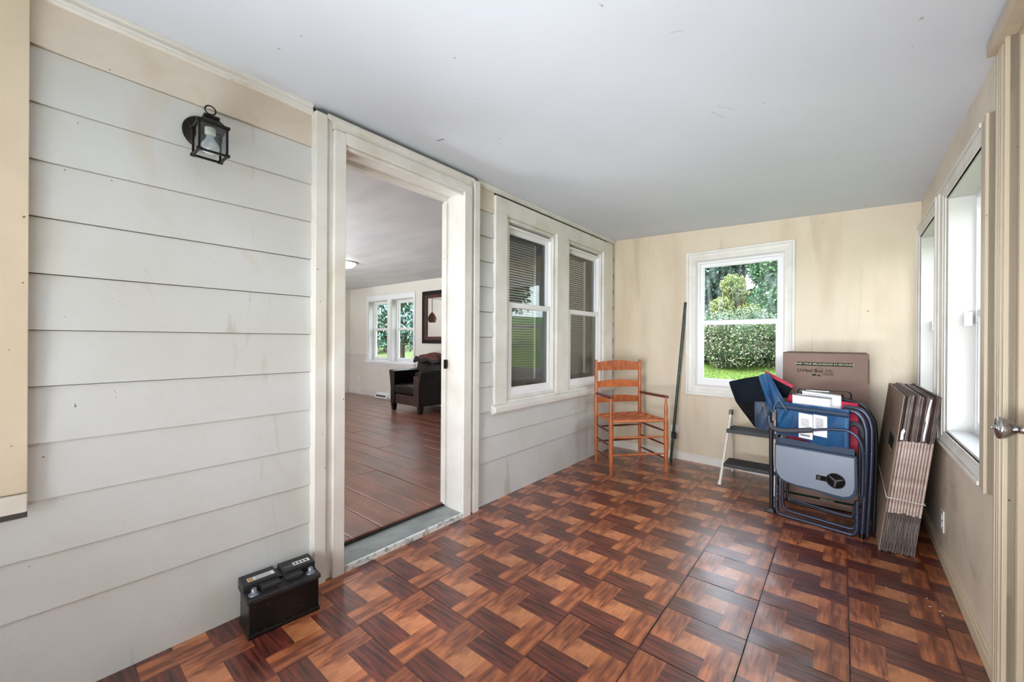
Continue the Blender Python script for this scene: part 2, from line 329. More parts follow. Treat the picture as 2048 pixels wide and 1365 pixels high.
# ceiling (porch roof slopes down to the right)
mb = MB(); mb.hexa([(-A_-.02, -1.7, ZL+.001), (.62, -1.7, zc(.62)), (.62, 4.2, zc(.62)), (-A_-.02, 4.2, ZL+.001), (-A_-.02, -1.7, ZL+.1), (.62, -1.7, zc(.62)+.1), (.62, 4.2, zc(.62)+.1), (-A_-.02, 4.2, ZL+.1)])
ce = part('ceiling', mb, M['ceiling'], kind='structure')
for x, y, l_, a_, wd in ((-1.685, 1.421, .026, .1, .0035), (-.44, 2.0, .05, 1.2, .0012), (-.40, 1.96, .04, .9, .0010), (-1.72, 2.897, .05, .05, .0022), (-.37, 2.85, .06, .2, .0010), (-.43, 1.375, .02, .4, .0012)):
    mb = MB(); c_, s_ = math.cos(a_), math.sin(a_); P4 = []
    for du, dv in ((-l_, -wd), (l_, -wd*.6), (l_, wd), (-l_, wd*.7)): px_, py_ = x+du*c_-dv*s_, y+du*s_+dv*c_; P4.append((px_, py_, zc(px_)-.0004))
    mb.prism(P4, (0, 0, .0008)); part('scuff_mark', mb, M['ink'] if wd > .003 else M['scuff'], ce)
mb = MB(); mb.box((-8.1, -2.2, 2.4), (.75, 4.7, 2.5)); part('roof_light_block', mb, M['dark_gap'], kind='structure')  # unseen slab added over both rooms to block sky and sun

# siding boards
sid = []
courses = [1.7043-.17624*i for i in range(9)] + [0]
courses = [1.7043+.17624*2, 1.7043+.17624] + courses
segs = [(.0, .845), (1.94, 2.115), (4.0, D_-.012), (1.94, D_-.012)]
def board(u0, u1, v0, v1, m):
    mb = MB(); P = L.p; v1b = v1-.0028
    mb.hexa([P(u0, v0, -.014), P(u1, v0, -.014), P(u1, v1b, -.014), P(u0, v1b, -.014), P(u0, v0, .007), P(u1, v0, .007), P(u1, v1b, -.005), P(u0, v1b, -.005)])
    return part('siding_board', mb, m, wl)
tops = [ZL] + courses[:-1]
for t, b in zip(tops, courses):
    m = M['siding_cream'] if t > 2.2 else M['siding']
    j = lambda: random.uniform(-.0012, .0012)
    left0 = 0.0 if b > .6 else (-1.3)
    if b < .60 < t: left0 = -1.3
    if b >= .62 or t <= .64: board(left0, .845, b+j(), t, m)
    else: board(-1.3, 0, b+j(), .60, m); board(0, .845, b+j(), t, m)
    if b >= .64:
        board(1.935, 2.125, b+j(), t, m); board(3.93, D_-.012, b+j(), t, m)
    elif t <= .66: board(1.935, D_-.012, b+j(), t, m)
    else: board(1.935, 2.125, b+j(), t, m); board(2.125, 3.93, b+j(), .66, m); board(3.93, D_-.012, b+j(), t, m)
# crown moulding strips
mb = MB()
for k, (z0, z1, w1) in enumerate([(2.205, 2.214, .012), (2.214, 2.224, .018), (2.224, 2.236, .014), (2.236, 2.249, .024)]): mb.fbox(L, -.9, .845, z0, z1, -.01, w1)
part('trim_1', mb, M['white'], kind='structure', bevel=.0015)
mb = MB(); mb.fbox(L, 1.95, D_-.02, 2.222, 2.248, -.005, .016); mb.fbox(L, 1.95, D_-.02, 2.212, 2.222, -.005, .009)
part('trim_2', mb, M['white'], kind='structure', bevel=.003)
mb = MB(); mb.fbox(L, -.9, D_-.01, 0, .012, -.01, -.004); part('trim_3', mb, M['dark_gap'], kind='structure')
mb = MB(); mb.fbox(L, D_-.012, D_, 0, 2.24, -.014, -.006); part('trim_4', mb, M['dark_gap'], kind='structure')
# baseboards
mb = MB(); mb.fbox(F, .01, 2.4, 0, .062, 0, .013); mb.fbox(F, .01, 2.4, .062, .076, 0, .009); part('baseboard_back', mb, M['white'], kind='structure', bevel=.002)
mb = MB(); mb.fbox(Rw, 2.005, 3.98, 0, .055, 0, .014); mb.fbox(Rw, 2.005, 3.98, .055, .07, 0, .009)
part('baseboard_right', mb, M['cream_trim'], kind='structure', bevel=.002)

# ------------------------------------------------------------------ porch floor tiles
mb = MB(); mb.box((-A_-.005, -1.7, -.12), (.6, 4.15, -.004)); fl = part('floor', mb, M['subfloor'], kind='structure')
T = .3037; H = T/2-.0004; th = .0028
def tile_mesh():
    mb = MB(); a = [-H, -H+2*H/3, H-2*H/3, H]
    q = lambda x0, x1, y0, y1, mi: mb.add([(x0, y0, th), (x1, y0, th), (x1, y1, th), (x0, y1, th)], [(0, 1, 2, 3)], mi)
    q(a[0], a[1], a[1], a[3], 0); q(a[1], a[3], a[2], a[3], 1); q(a[2], a[3], a[0], a[2], 0); q(a[0], a[2], a[0], a[1], 1); q(a[1], a[2], a[1], a[2], 2)
    c = [(-H, -H), (H, -H), (H, H), (-H, H)]
    for i in range(4):
        p0, p1 = c[i], c[(i+1) % 4]; mb.add([(*p0, -.002), (*p1, -.002), (*p1, th), (*p0, th)], [(0, 1, 2, 3)], 1)
    return mesh_of('floor_tile', mb, [M['tile_ly'], M['tile_dx'], M['tile_c']])
tm = tile_mesh(); first = None
def warped_tile(bx, by, amp, sx, sy, dome):
    mb = MB(); H = T/2-.0016-.0008*((bx*7+by*3) % 3)/2; amp *= 1.6; a = [-H, -H+2*H/3, H-2*H/3, H]
    zf = lambda x, y: th + .0008 + sx*(x+H)*(1 if sx > 0 else 1) + sy*(y+H) + max(0, -sx)*2*H + max(0, -sy)*2*H + dome*(1-(x/H)**2)*(1-(y/H)**2) + amp*math.sin(x*35+bx*9)*math.cos(y*28+by*7)
    def q(x0, x1, y0, y1, mi):
        n = 6; vs = [(x0+(x1-x0)*i/n, y0+(y1-y0)*j/n) for j in range(n+1) for i in range(n+1)]
        mb.add([(x, y, zf(x, y)) for x, y in vs], [(j*(n+1)+i, j*(n+1)+i+1, (j+1)*(n+1)+i+1, (j+1)*(n+1)+i) for j in range(n) for i in range(n)], mi, True)
    q(a[0], a[1], a[1], a[3], 0); q(a[1], a[3], a[2], a[3], 1); q(a[2], a[3], a[0], a[2], 0); q(a[0], a[2], a[0], a[1], 1); q(a[1], a[2], a[1], a[2], 2)
    c = [(-H, -H), (H, -H), (H, H), (-H, H)]
    for i in range(4):
        p0, p1 = c[i], c[(i+1) % 4]; n = 8
        vs = []
        for k in range(n+1):
            x = p0[0]+(p1[0]-p0[0])*k/n; y = p0[1]+(p1[1]-p0[1])*k/n; vs += [(x, y, -.003), (x, y, zf(x, y))]
        mb.add(vs, [(2*k, 2*k+2, 2*k+3, 2*k+1) for k in range(n)], 1)
    return mesh_of('floor_tile', mb, [M['tile_ly'], M['tile_dx'], M['tile_c']])
x0g, y0g = -1.1855, 1.457
warp = {(3, 1): (.0012, .002, .004, .004), (3, 2): (.001, .004, .002, .003), (3, 3): (.0008, .0, .002, .002), (2, 2): (.0006, .004, .001, .001), (2, 1): (.0004, .006, -.002, .001),
        (3, 0): (.0008, .002, .003, .001), (1, 0): (.0004, .004, .002, .0), (2, 0): (.0004, -.002, .005, .0), (1, -1): (.0005, .005, .002, .001), (2, 3): (.0004, .003, .0, .001), (4, 2): (.0003, .0, .002, .001), (4, 1): (.0004, .001, .003, .001)}
for i in range(-3, 6):
    for j in range(-6, 9):
        cx, cy = x0g+T*(i+.5), y0g+T*(j+.5)
        xa, xb = cx-T/2, cx+T/2; ya, yb = cy-T/2, cy+T/2
        if xb < -A_ or xa > .44 or ya > 4.1: continue
        if (i, j) in warp:
            am, s1, s2, dm = warp[(i, j)]; me = warped_tile(i, j, am, s1, s2, dm)
        else: me = tm
        o = bpy.data.objects.new('floor_tile', me); C.objects.link(o); o.parent = fl
        o.location = (cx+random.uniform(-.0008, .0008), cy+random.uniform(-.0008, .0008), -.0025)
        o.rotation_euler = (random.uniform(-.003, .003), random.uniform(-.003, .003), random.uniform(-.003, .003))
mb = MB()
for cx, cy, sp_, k_ in ((-.80, 3.05, .09, 34), (-.41, 3.12, .05, 14), (.30, 2.5, .08, 16), (.02, 1.95, .03, 4)):
    for q in range(k_):
        x, y, r = min(random.gauss(cx, sp_), .385), random.gauss(cy, sp_*.6), random.uniform(.001, .004); a = random.uniform(0, 3)
        mb.add([(x+r*math.cos(a+1.57*k), y+r*(.6 if k % 2 else 1)*math.sin(a+1.57*k), .0012) for k in range(4)]+[(x, y, .003)], [(0, 1, 4), (1, 2, 4), (2, 3, 4), (3, 0, 4)])
part('plaster_flakes', mb, M['paper'], label='small white plaster flakes scattered on the parquet pattern floor', cat='debris', kind='stuff')
# ------------------------------------------------------------------ inner room
mb = MB(); mb.box((-7.95, -2.1, -.1), (-2.06, 4.5, ZI-.02)); fi = part('floor_inner', mb, M['dark_gap'], kind='structure')
pw_ = .1835; y = 1.315-pw_*19; k = 0; pcache = {}
while y < 4.35:
    x = -2.062; off = (k*.83) % 1.9
    while x > -7.85:
        ln = 1.9 if x < -2.07 else (.6+off); x2 = max(x-ln, -7.9)
        key = round(x-x2, 2)
        if key not in pcache:
            m_ = MB(); hx, hy, e_ = key/2-.0015, pw_/2-.0028, .004
            m_.box((-hx, -hy, -.02), (hx, hy, -.0025)); m_.hexa([(-hx, -hy, -.0025), (hx, -hy, -.0025), (hx, hy, -.0025), (-hx, hy, -.0025), (-hx+e_, -hy+e_, 0), (hx-e_, -hy+e_, 0), (hx-e_, hy-e_, 0), (-hx+e_, hy-e_, 0)]); pcache[key] = mesh_of('floor_plank', m_, M['plank'])
        if y > -.9:
            o = bpy.data.objects.new('floor_plank', pcache[key]); C.objects.link(o); o.parent = fi; o.location = ((x+x2)/2, y+pw_/2, ZI+random.uniform(-.001, .001))
            o.rotation_euler = (random.uniform(-.009, .009), random.uniform(-.001, .001), 0)
        x = x2
    y += pw_; k += 1
LI = Frame((-7.85, -2.0, 0), (0, 1, 0), (1, 0, 0))
part('wall_inner_left', wall_mesh(LI, 0, 6.5, 0, 2.4, -.1, 0, []), M['inner_wall'], kind='structure')
IW = [(.475, 1.115, .745, 1.905), (1.215, 1.865, .745, 1.905)]
part('wall_inner_back', wall_mesh(W, -.3, 5.62, 0, 2.4, -.19, 0, IW), M['inner_wall'], kind='structure')
IR = Frame((-7.95, -2.0, 0), (1, 0, 0), (0, 1, 0))
part('wall_inner_front', wall_mesh(IR, 0, 6.0, 0, 2.4, -.12, 0, [(1.4, 4.4, .65, 2.0)]), M['inner_wall'], kind='structure')
mb = MB(); mb.fbox(L, -2.0, .90, ZI, 2.2, -.175, -.156); mb.fbox(L, 1.88, 4.35, ZI, .70, -.175, -.156)
mb.box((-2.102, -2, ZI), (-2.081, .9, 2.2)); part('wall_inner_right', mb, M['inner_wall'], kind='structure')
mb = MB(); mb.box((-8, -2.1, ZC), (-2.081, 4.5, ZC+.1)); part('ceiling_inner', mb, M['inner_ceiling'], kind='structure')
mb = MB(); mb.fbox(W, -.2, .43, .845, .872, 0, .022); mb.fbox(W, 1.9, 5.4, .845, .872, 0, .022); mb.fbox(LI, 0, 6.2, .845, .872, 0, .022)
mb.fbox(W, -.2, .43, .828, .845, 0, .012); mb.fbox(W, 1.9, 5.4, .828, .845, 0, .012); mb.fbox(LI, 0, 6.2, .828, .845, 0, .012)
part('trim_5', mb, M['white'], kind='structure')
mb = MB(); mb.fbox(W, -.2, 5.4, ZI, ZI+.10, 0, .016); mb.fbox(LI, 0, 6.2, ZI, ZI+.10, 0, .016); mb.fbox(W, -.2, 5.4, ZI+.10, ZI+.118, 0, .010)
part('baseboard_inner', mb, M['white'], kind='structure')

# ------------------------------------------------------------------ windows
def sash(fr, u0, u1, v0, v1, st, rt, rb, w0, w1, parent, pane_mat, name, mat_=None):
    mb = MB(); mb.ring(fr, u0, u1, v0, v1, (st, st, rb, rt), w0, w1)
    mb.ring(fr, u0+st, u1-st, v0+rb, v1-rt, .006, w0+.004, w1-.006)
    s = part(name, mb, mat_ or M['vinyl'], parent, bevel=.0015)
    g = MB(); g.fbox(fr, u0+st-.002, u1-st+.002, v0+rb-.002, v1-rt+.002, (w0+w1)/2-.002, (w0+w1)/2+.002)
    part('pane', g, pane_mat, s); return s
win_no = [0]
def window(fr, out, opening, mid, cw, jd, sw, pane=None, pane_low=None, mats=None, steps=True, casing=True, liner=True, sash_w=.03, cz=.024):
    win_no[0] += 1; u0, u1, v0, v1 = opening; pane = pane or M['glass']; pane_low = pane_low or pane
    c = fr.p((u0+u1)/2, v0, 0)
    root = thing('window_%d' % win_no[0], c, kind='structure')
    if casing:
        ou0, ou1, ov0, ov1 = out; T4 = (u0-ou0, ou1-u1, v0-ov0, ov1-v1); mm = mats or M['white']
        mb = MB(); mb.ring(fr, ou0, ou1, ov0, ov1, T4, 0, cz*.55)
        mb.ring(fr, ou0, ou1, ov0, ov1, tuple(t*.24 for t in T4), 0, cz)
        f_ = .24; a_ = [t*.5 for t in T4]
        mb.ring(fr, ou0+T4[0]*.3, ou1-T4[1]*.3, ov0+T4[2]*.3, ov1-T4[3]*.3, tuple(t*.34 for t in T4), 0, cz*.82, wi=cz*.7)
        mb.ring(fr, ou0+T4[0]*.78, ou1-T4[1]*.78, ov0+T4[2]*.78, ov1-T4[3]*.78, tuple(t*.22 for t in T4), 0, cz*.68)
        part('casing', mb, mm, root, bevel=.0015)
    if liner:
        mb = MB(); mb.ring(fr, u0-.004, u1+.004, v0-.004, v1+.004, .016, -jd-.03, .006)
        part('jamb', mb, M['jamb'], root)
    i = .012
    # outer track frame
    mb = MB(); mb.ring(fr, u0+i, u1-i, v0+i, v1-i, .018, sw-.045, sw+.02)
    part('track', mb, M['vinyl'], root, bevel=.001)
    i += .016
    sash(fr, u0+i, u1-i, mid-.012, v1-i, sash_w, .03, .034, sw-.035, sw-.010, root, pane, 'upper_sash')
    sash(fr, u0+i, u1-i, v0+i, mid+.024, sash_w+.006, .036, .04, sw-.008, sw+.017, root, pane_low, 'lower_sash')
    return root
# far wall window
w_far = window(F, (.768, 1.63, .648, 2.0), FW, 1.325, .09, .02, -.022, pane=M['glass_dirty'], pane_low=M['glass_far'], sash_w=.026)
# porch -> room double window
winL = []
for k, h in enumerate(LW):
    r = window(L, None, (h[0]+.03, h[1]-.02, h[2]+.02, h[3]-.045), 1.418, 0, .03, -.03, pane=M['glass_refl'], casing=False, liner=False, sash_w=.03)
    winL.append(r)
    mb = MB(); mb.ring(L, h[0]-.004, h[1]+.004, h[2]-.004, h[3]+.004, .036, -.15, -.008); mb.ring(L, h[0]+.02, h[1]-.02, h[2]+.01, h[3]-.02, .016, -.10, .004); part('jamb', mb, M['white'], r)
    mb = MB(); mb.ring(L, h[0]+.05, h[1]-.045, h[2]+.05, h[3]-.06, (.04, .05, .07, .03), -.14, -.09); part('inner_screen_frame', mb, M['screen'], r)
    mb = MB(); mb.fbox(L, h[0]+.05, h[1]-.05, h[3]-.09, h[3]-.05, -.20, -.165)
    for q in range(58):
        z = h[3]-.10-q*.0215
        if z < h[2]+.05: break
        P = L.p; a, b = h[0]+.055, h[1]-.055
        mb.hexa([P(a, z-.010, -.180), P(b, z-.010, -.180), P(b, z-.009, -.180), P(a, z-.009, -.180), P(a, z+.0075, -.196), P(b, z+.0075, -.196), P(b, z+.0085, -.196), P(a, z+.0085, -.196)])
    for uu in (h[0]+.15, h[1]-.15): mb.tube([L.p(uu, h[2]+.05, -.188), L.p(uu, h[3]-.06, -.188)], .0015, 4)
    bl = part('blind', mb, M['blind'], r); bl['label'] = 'lowered horizontal slat blind behind the glass'
mb = MB()
mb.fbox(L, 2.12, 4.0, 2.08, 2.19, -.01, .022); mb.fbox(L, 2.12, 2.25, .69, 2.08, -.01, .022); mb.fbox(L, 2.92, 3.11, .69, 2.08, -.01, .022); mb.fbox(L, 3.80, 4.0, .69, 2.08, -.01, .022)
for h in LW: mb.ring(L, h[0]-.012, h[1]+.012, h[2]-.012, h[3]+.012, .02, -.01, .014)
part('casing', mb, M['white'], winL[0], bevel=.002)
mb = MB(); mb.hexa([L.p(2.10, .635, -.01), L.p(4.02, .635, -.01), L.p(4.02, .705, -.03), L.p(2.10, .705, -.03), L.p(2.10, .635, .045), L.p(4.02, .635, .045), L.p(4.02, .672, .05), L.p(2.10, .672, .05)])
mb.fbox(L, 2.11, 4.01, .62, .638, -.01, .02)
part('sill', mb, M['white'], winL[0], bevel=.003)
# window at the left border of the picture (its casing only is in the photo)
w0 = window(L, None, LW0, 1.35, 0, .03, -.04, casing=False)
mb = MB(); mb.fbox(L, -.12, 0, .685, 2.21, -.01, .038); mb.fbox(L, -1.17, -1.05, .685, 2.21, -.01, .038); mb.fbox(L, -1.05, -.12, 2.03, 2.21, -.01, .038)
part('casing', mb, M['cream_trim'], w0, bevel=.002)
mb = MB(); mb.hexa([L.p(-1.2, .628, -.01), L.p(.0, .628, -.01), L.p(.0, .686, -.01), L.p(-1.2, .686, -.01), L.p(-1.2, .628, .045), L.p(.0, .628, .045), L.p(.0, .682, .05), L.p(-1.2, .682, .05)])
part('sill', mb, M['white'], w0, bevel=.003)
# right wall windows
w1 = window(Rw, (2.235, 3.145, .625, 1.965), RW[0], 1.29, .08, .13, -.105)
mb = MB(); mb.fbox(Rw, 2.125, 2.22, .625, 1.955, 0, .02); mb.fbox(Rw, 2.125, 2.15, .625, 1.955, 0, .026)
part('casing', mb, M['door_trim'], w1, bevel=.002, label='cream painted near casing board')
w2 = window(Rw, (3.215, 4.02, .625, 1.965), RW[1], 1.29, .08, .13, -.105)
for r, u in ((w1, 2.945), (w2, 3.93)):
    mb = MB(); mb.fbox(Rw, u-.016, u+.002, 1.235, 1.305, -.075, -.045); part('contact_sensor', mb, M['vinyl'], r, bevel=.003)
    mb = MB(); mb.fbox(Rw, u-.012, u+.002, 1.25, 1.29, -.095, -.082); part('latch', mb, M['chrome'], r, bevel=.002)
# unseen windows added behind the camera to let more daylight in
window(RE, (.77, 1.93, .77, 2.03), (.85, 1.85, .85, 1.95), 1.33, .08, .08, -.05)
window(Rw, (-1.33, -.67, .82, 1.98), RB, 1.33, .08, .08, -.05)
window(IR, (1.32, 4.48, .57, 2.08), (1.4, 4.4, .65, 2.0), 1.33, .08, .08, -.05)
# inner room double window
wi = []
for h in IW: wi.append(window(W, None, h, 1.35, 0, .15, -.125, casing=False, sash_w=.024))
mb = MB(); mb.ring(W, .42, 1.91, .70, 2.0, (.055, .045, .045, .095), 0, .02); mb.fbox(W, 1.115, 1.215, .70, 1.91, 0, .024)
part('casing', mb, M['vinyl'], wi[0], bevel=.002)
mb = MB(); mb.fbox(W, .40, 1.93, .70, .735, 0, .05); mb.fbox(W, .42, 1.91, .655, .70, 0, .018); part('sill', mb, M['vinyl'], wi[0], bevel=.002)

# ------------------------------------------------------------------ doors
d1 = thing('door_1', L.p(1.39, 0, 0), kind='structure')
for (a, b, c, d) in ((.845, .90, .932, .99), (1.935, 1.885, 1.855, 1.79)):
    mb = MB()
    mb.fbox(L, min(a, b), max(a, b), .0, 2.215, -.014, .045); mb.fbox(L, min(b, c), max(b, c), .0, 2.205, -.014, .028); mb.fbox(L, min(c, d), max(c, d), .0, 2.16, -.014, .05)
    part('casing', mb, M['white'], d1, bevel=.003)
mb = MB(); mb.fbox(L, .932, 1.855, 2.165, 2.205, -.014, .04); mb.fbox(L, .99, 1.79, 2.108, 2.165, -.014, .05); mb.fbox(L, .90, 1.88, 2.200, 2.222, -.014, .048)
part('head_casing', mb, M['white'], d1, bevel=.003)
mb = MB(); mb.fbox(L, .965, .992, .03, 2.106, -.16, .03); mb.fbox(L, 1.788, 1.815, .03, 2.106, -.16, .03); mb.fbox(L, .965, 1.815, 2.104, 2.13, -.16, .03); mb.fbox(L, .99, 1.79, 2.09, 2.106, .015, .034)
mb.fbox(L, .99, 1.004, .05, 2.088, -.16, -.115); mb.fbox(L, 1.776, 1.79, .05, 2.072, -.16, -.115); mb.fbox(L, .99, 1.79, 2.086, 2.106, -.16, -.115)

part('door_frame', mb, M['white'], d1, bevel=.002)
mb = MB(); mb.fbox(L, 1.765, 1.79, .96, 1.02, -.122, -.112); mb.fbox(L, 1.77, 1.776, .965, 1.015, -.115, -.10); part('strike_plate', mb, M['metal_dark'], d1)
mb = MB(); mb.hexa([L.p(.93, 0, -.16), L.p(1.86, 0, -.16), L.p(1.86, .038, -.16), L.p(.93, .038, -.16), L.p(.93, 0, .030), L.p(1.86, 0, .030), L.p(1.86, .030, .030), L.p(.93, .030, .030)])
part('threshold', mb, M['threshold'], d1, bevel=.003)
mb = MB(); mb.fbox(L, .935, 1.86, 0, .031, .030, .046); part('threshold_edge', mb, M['chipped'], d1, bevel=.002)
mb = MB(); mb.fbox(L, .99, 1.79, .036, .05, -.155, -.130); part('threshold_gap', mb, M['dark_gap'], d1)
# right wall door
d2 = thing('door_2', Rw.p(1.45, 0, 0), kind='structure')
mb = MB()
for a, b in ((1.90, 2.005), (.895, 1.0)):
    mb.fbox(Rw, a, b, 0, 2.09, 0, .018)
    for q in (0, .04, .062, .09): mb.fbox(Rw, a+q, a+q+.014, 0, 2.09, 0, .026)
part('casing', mb, M['door_trim'], d2, bevel=.002)
mb = MB(); mb.fbox(Rw, .88, 2.01, 2.09, 2.14, 0, .045); part('head_casing', mb, M['door_trim'], d2, bevel=.003)
mb = MB(); mb.ring(Rw, 1.0, 1.9, 0, 2.09, .02, -.12, .0); part('door_frame', mb, M['door_trim'], d2)
mb = MB(); mb.fbox(Rw, 1.02, 1.88, .008, 2.07, -.055, -.012)
for v0, v1 in ((.2, .95), (1.12, 1.9)): 
    for u0, u1 in ((1.13, 1.41), (1.49, 1.77)): mb.ring(Rw, u0, u1, v0, v1, .03, -.012, .0)
lf = part('door_leaf', mb, M['door_trim'], d2, bevel=.002)
kc = Rw.p(1.80, .905, -.012)
mb = MB(); mb.lathe(kc, Rw.n, [(0, .03), (.006, .031), (.010, .026), (.012, .013), (.03, .012), (.036, .018), (.05, .029), (.062, .033), (.068, .031), (.069, .024), (.066, .022)], 24)
mb.lathe(kc+Rw.n*.064, Rw.n, [(0, .009), (.008, .008), (.010, .004), (.016, .003)], 12)
part('door_knob', mb, M['chrome'], lf)

# ------------------------------------------------------------------ wall lantern
lc = L.p(.428, 1.88, 0)
wlamp = thing('wall_lantern', L.p(.428, 1.945, 0), 'small dark bronze square glass lantern with a ring on top, fixed to the pale siding', 'wall lamp')
u0, u1, wa, wb, z0, z1 = .386, .470, .070, .154, 1.832, 1.934
cu_, cw_ = (u0+u1)/2, (wa+wb)/2
mb = MB(); mb.lathe(L.p(cu_, 1.945, 0.004), (1, 0, 0), [(0, .062), (.008, .064), (.014, .058), (.016, .045), (.024, .040), (.026, .012)], 28)
mb.tube([L.p(cu_, 1.945, .02), L.p(cu_, 1.955, .05), L.p(cu_, 1.945, .08)], .009, 8)
part('backplate', mb, M['metal_dark'], wlamp)
mb = MB(); r_ = .0035
for u in (u0, u1):
    for w in (wa, wb): mb.fbox(L, u-r_, u+r_, z0, z1, w-r_, w+r_)
class _H: pass
def hring(mb, e, z, zz, t):  # horizontal square ring
    a0, a1, b0, b1 = u0-e, u1+e, wa-e, wb+e
    mb.fbox(L, a0, a1, z, zz, b0, b0+t); mb.fbox(L, a0, a1, z, zz, b1-t, b1); mb.fbox(L, a0, a0+t, z, zz, b0, b1); mb.fbox(L, a1-t, a1, z, zz, b0, b1)
hring(mb, .005, z0-.004, z0+.003, .009); hring(mb, .005, z1-.003, z1+.004, .009)
for u in (u0, u1):
    for w in (wa, wb): mb.fbox(L, u-.008, u+.008, z0-.005, z0+.004, w-.008, w+.008); mb.fbox(L, u-.008, u+.008, z1-.004, z1+.005, w-.008, w+.008)
part('cage', mb, M['metal_dark'], wlamp, bevel=.001)
mb = MB(); e0, e1 = .001, .022
P = L.p
mb.hexa([P(u0-e0, z1+.003, wa-e0), P(u1+e0, z1+.003, wa-e0), P(u1+e0, z1+.003, wb+e0), P(u0-e0, z1+.003, wb+e0), P(u0+e1, z1+.032, wa+e1), P(u1-e1, z1+.032, wa+e1), P(u1-e1, z1+.032, wb-e1), P(u0+e1, z1+.032, wb-e1)])
mb.fbox(L, u0+e1-.004, u1-e1+.004, z1+.030, z1+.040, wa+e1-.004, wb-e1+.004)
part('roof_cap', mb, M['metal_dark'], wlamp, bevel=.0015)
mb = MB(); mb.tube([P(cu_, z1+.04, cw_), P(cu_, z1+.052, cw_)], .004, 8)
cc = P(cu_, z1+.066, cw_); mb.tube([cc+Vector((0, math.cos(t)*.0165, math.sin(t)*.0160)) for t in [2*math.pi*k/24 for k in range(24)]], .0026, 6, closed=True)
part('hanging_ring', mb, M['metal_dark'], wlamp)
lg = glass('lantern_glass', tint=(.93, .95, .95, 1))
for a in ((u0+.003, u1-.003, wa, wa+.001), (u0+.003, u1-.003, wb-.001, wb), (u0, u0+.001, wa+.003, wb-.003), (u1-.001, u1, wa+.003, wb-.003)):
    mb = MB(); mb.fbox(L, a[0], a[1], z0+.003, z1-.003, a[2], a[3]); part('glass_pane', mb, lg, wlamp)
mb = MB(); mb.lathe(P(cu_, z1-.002, cw_), (0, 0, -1), [(0, .017), (.022, .017), (.024, .0155), (.026, .013)], 20); part('socket', mb, M['porcelain'], wlamp)
mb = MB(); mb.lathe(P(cu_, z1-.026, cw_), (0, 0, -1), [(0, .0125), (.012, .013), (.022, .018), (.036, .027), (.046, .0295), (.056, .028), (.065, .022), (.071, .012), (.073, .001)], 24); part('bulb', mb, M['bulb'], wlamp)

# ------------------------------------------------------------------ car battery
bang = math.radians(-5)
BF = Frame((-1.884, .548, 0), (math.sin(math.radians(5.2)), math.cos(math.radians(5.2)), 0), (math.cos(math.radians(5.2)), -math.sin(math.radians(5.2)), 0))
bt = thing('car_battery', BF.p(.128, 0, .08), 'black car battery with two printed stickers standing on the floor against the siding', 'car battery')
BL, BD = .262, .152
mb = MB(); mb.fbox(BF, .004, BL-.004, .006, .138, .004, BD-.004); mb.fbox(BF, 0, BL, 0, .016, 0, BD+.002); 
for q in range(7): mb.fbox(BF, .02+q*.033, .034+q*.033, .014, .021, BD-.006, BD)
part('case', mb, M['black_plastic'], bt, bevel=.003)
mb = MB(); mb.fbox(BF, -.003, BL+.003, .134, .152, -.002, BD+.003); mb.fbox(BF, -.003, .122, .15, .181, -.002, .085); mb.fbox(BF, .138, BL+.003, .15, .181, -.002, .085)
mb.fbox(BF, .118, .142, .15, .170, .01, .08)
mb.fbox(BF, .052, .122, .15, .170, .08, .125); mb.fbox(BF, .138, .205, .15, .170, .08, .125)
part('lid', mb, M['grey_plastic'], bt, bevel=.004)
mb = MB(); mb.hexa([BF.p(.10, .15, .10), BF.p(.16, .15, .10), BF.p(.15, .166, .10), BF.p(.11, .166, .10), BF.p(.10, .15, .14), BF.p(.16, .15, .14), BF.p(.15, .153, .14), BF.p(.11, .153, .14)]); part('carry_handle', mb, M['black_plastic'], bt, bevel=.002)
for u in (.027, BL-.027):
    mb = MB(); mb.lathe(BF.p(u, .151, .116), (0, 0, 1), [(0, .019), (.004, .019), (.005, .011), (.022, .0095), (.024, .008)], 18); part('terminal', mb, M['lead'], bt)
def quad(mb, fr, u0, u1, w0, w1, v, mi=0): mb.add([fr.p(u0, v, w0), fr.p(u1, v, w0), fr.p(u1, v, w1), fr.p(u0, v, w1)], [(0, 1, 2, 3)], mi)
mb = MB(); quad(mb, BF, .018, .112, .038, .068, .1815, 0); quad(mb, BF, .020, .038, .040, .066, .1818, 1)
for q in range(3): quad(mb, BF, .044, .100, .044+q*.008, .047+q*.008, .1818, 2)
part('sticker', mb, [M['paper'], M['orange_print'], M['ink']], bt, label='white sticker with an orange square')
mb = MB(); quad(mb, BF, .185, .250, .038, .066, .1815, 0); quad(mb, BF, .150, .180, .050, .066, .1815, 2)
for q in range(4): quad(mb, BF, .190+q*.014, .199+q*.014, .044, .060, .1818, 2)
part('sticker', mb, [M['paper'], M['orange_print'], M['ink']], bt, label='white sticker with a row of dark symbols')

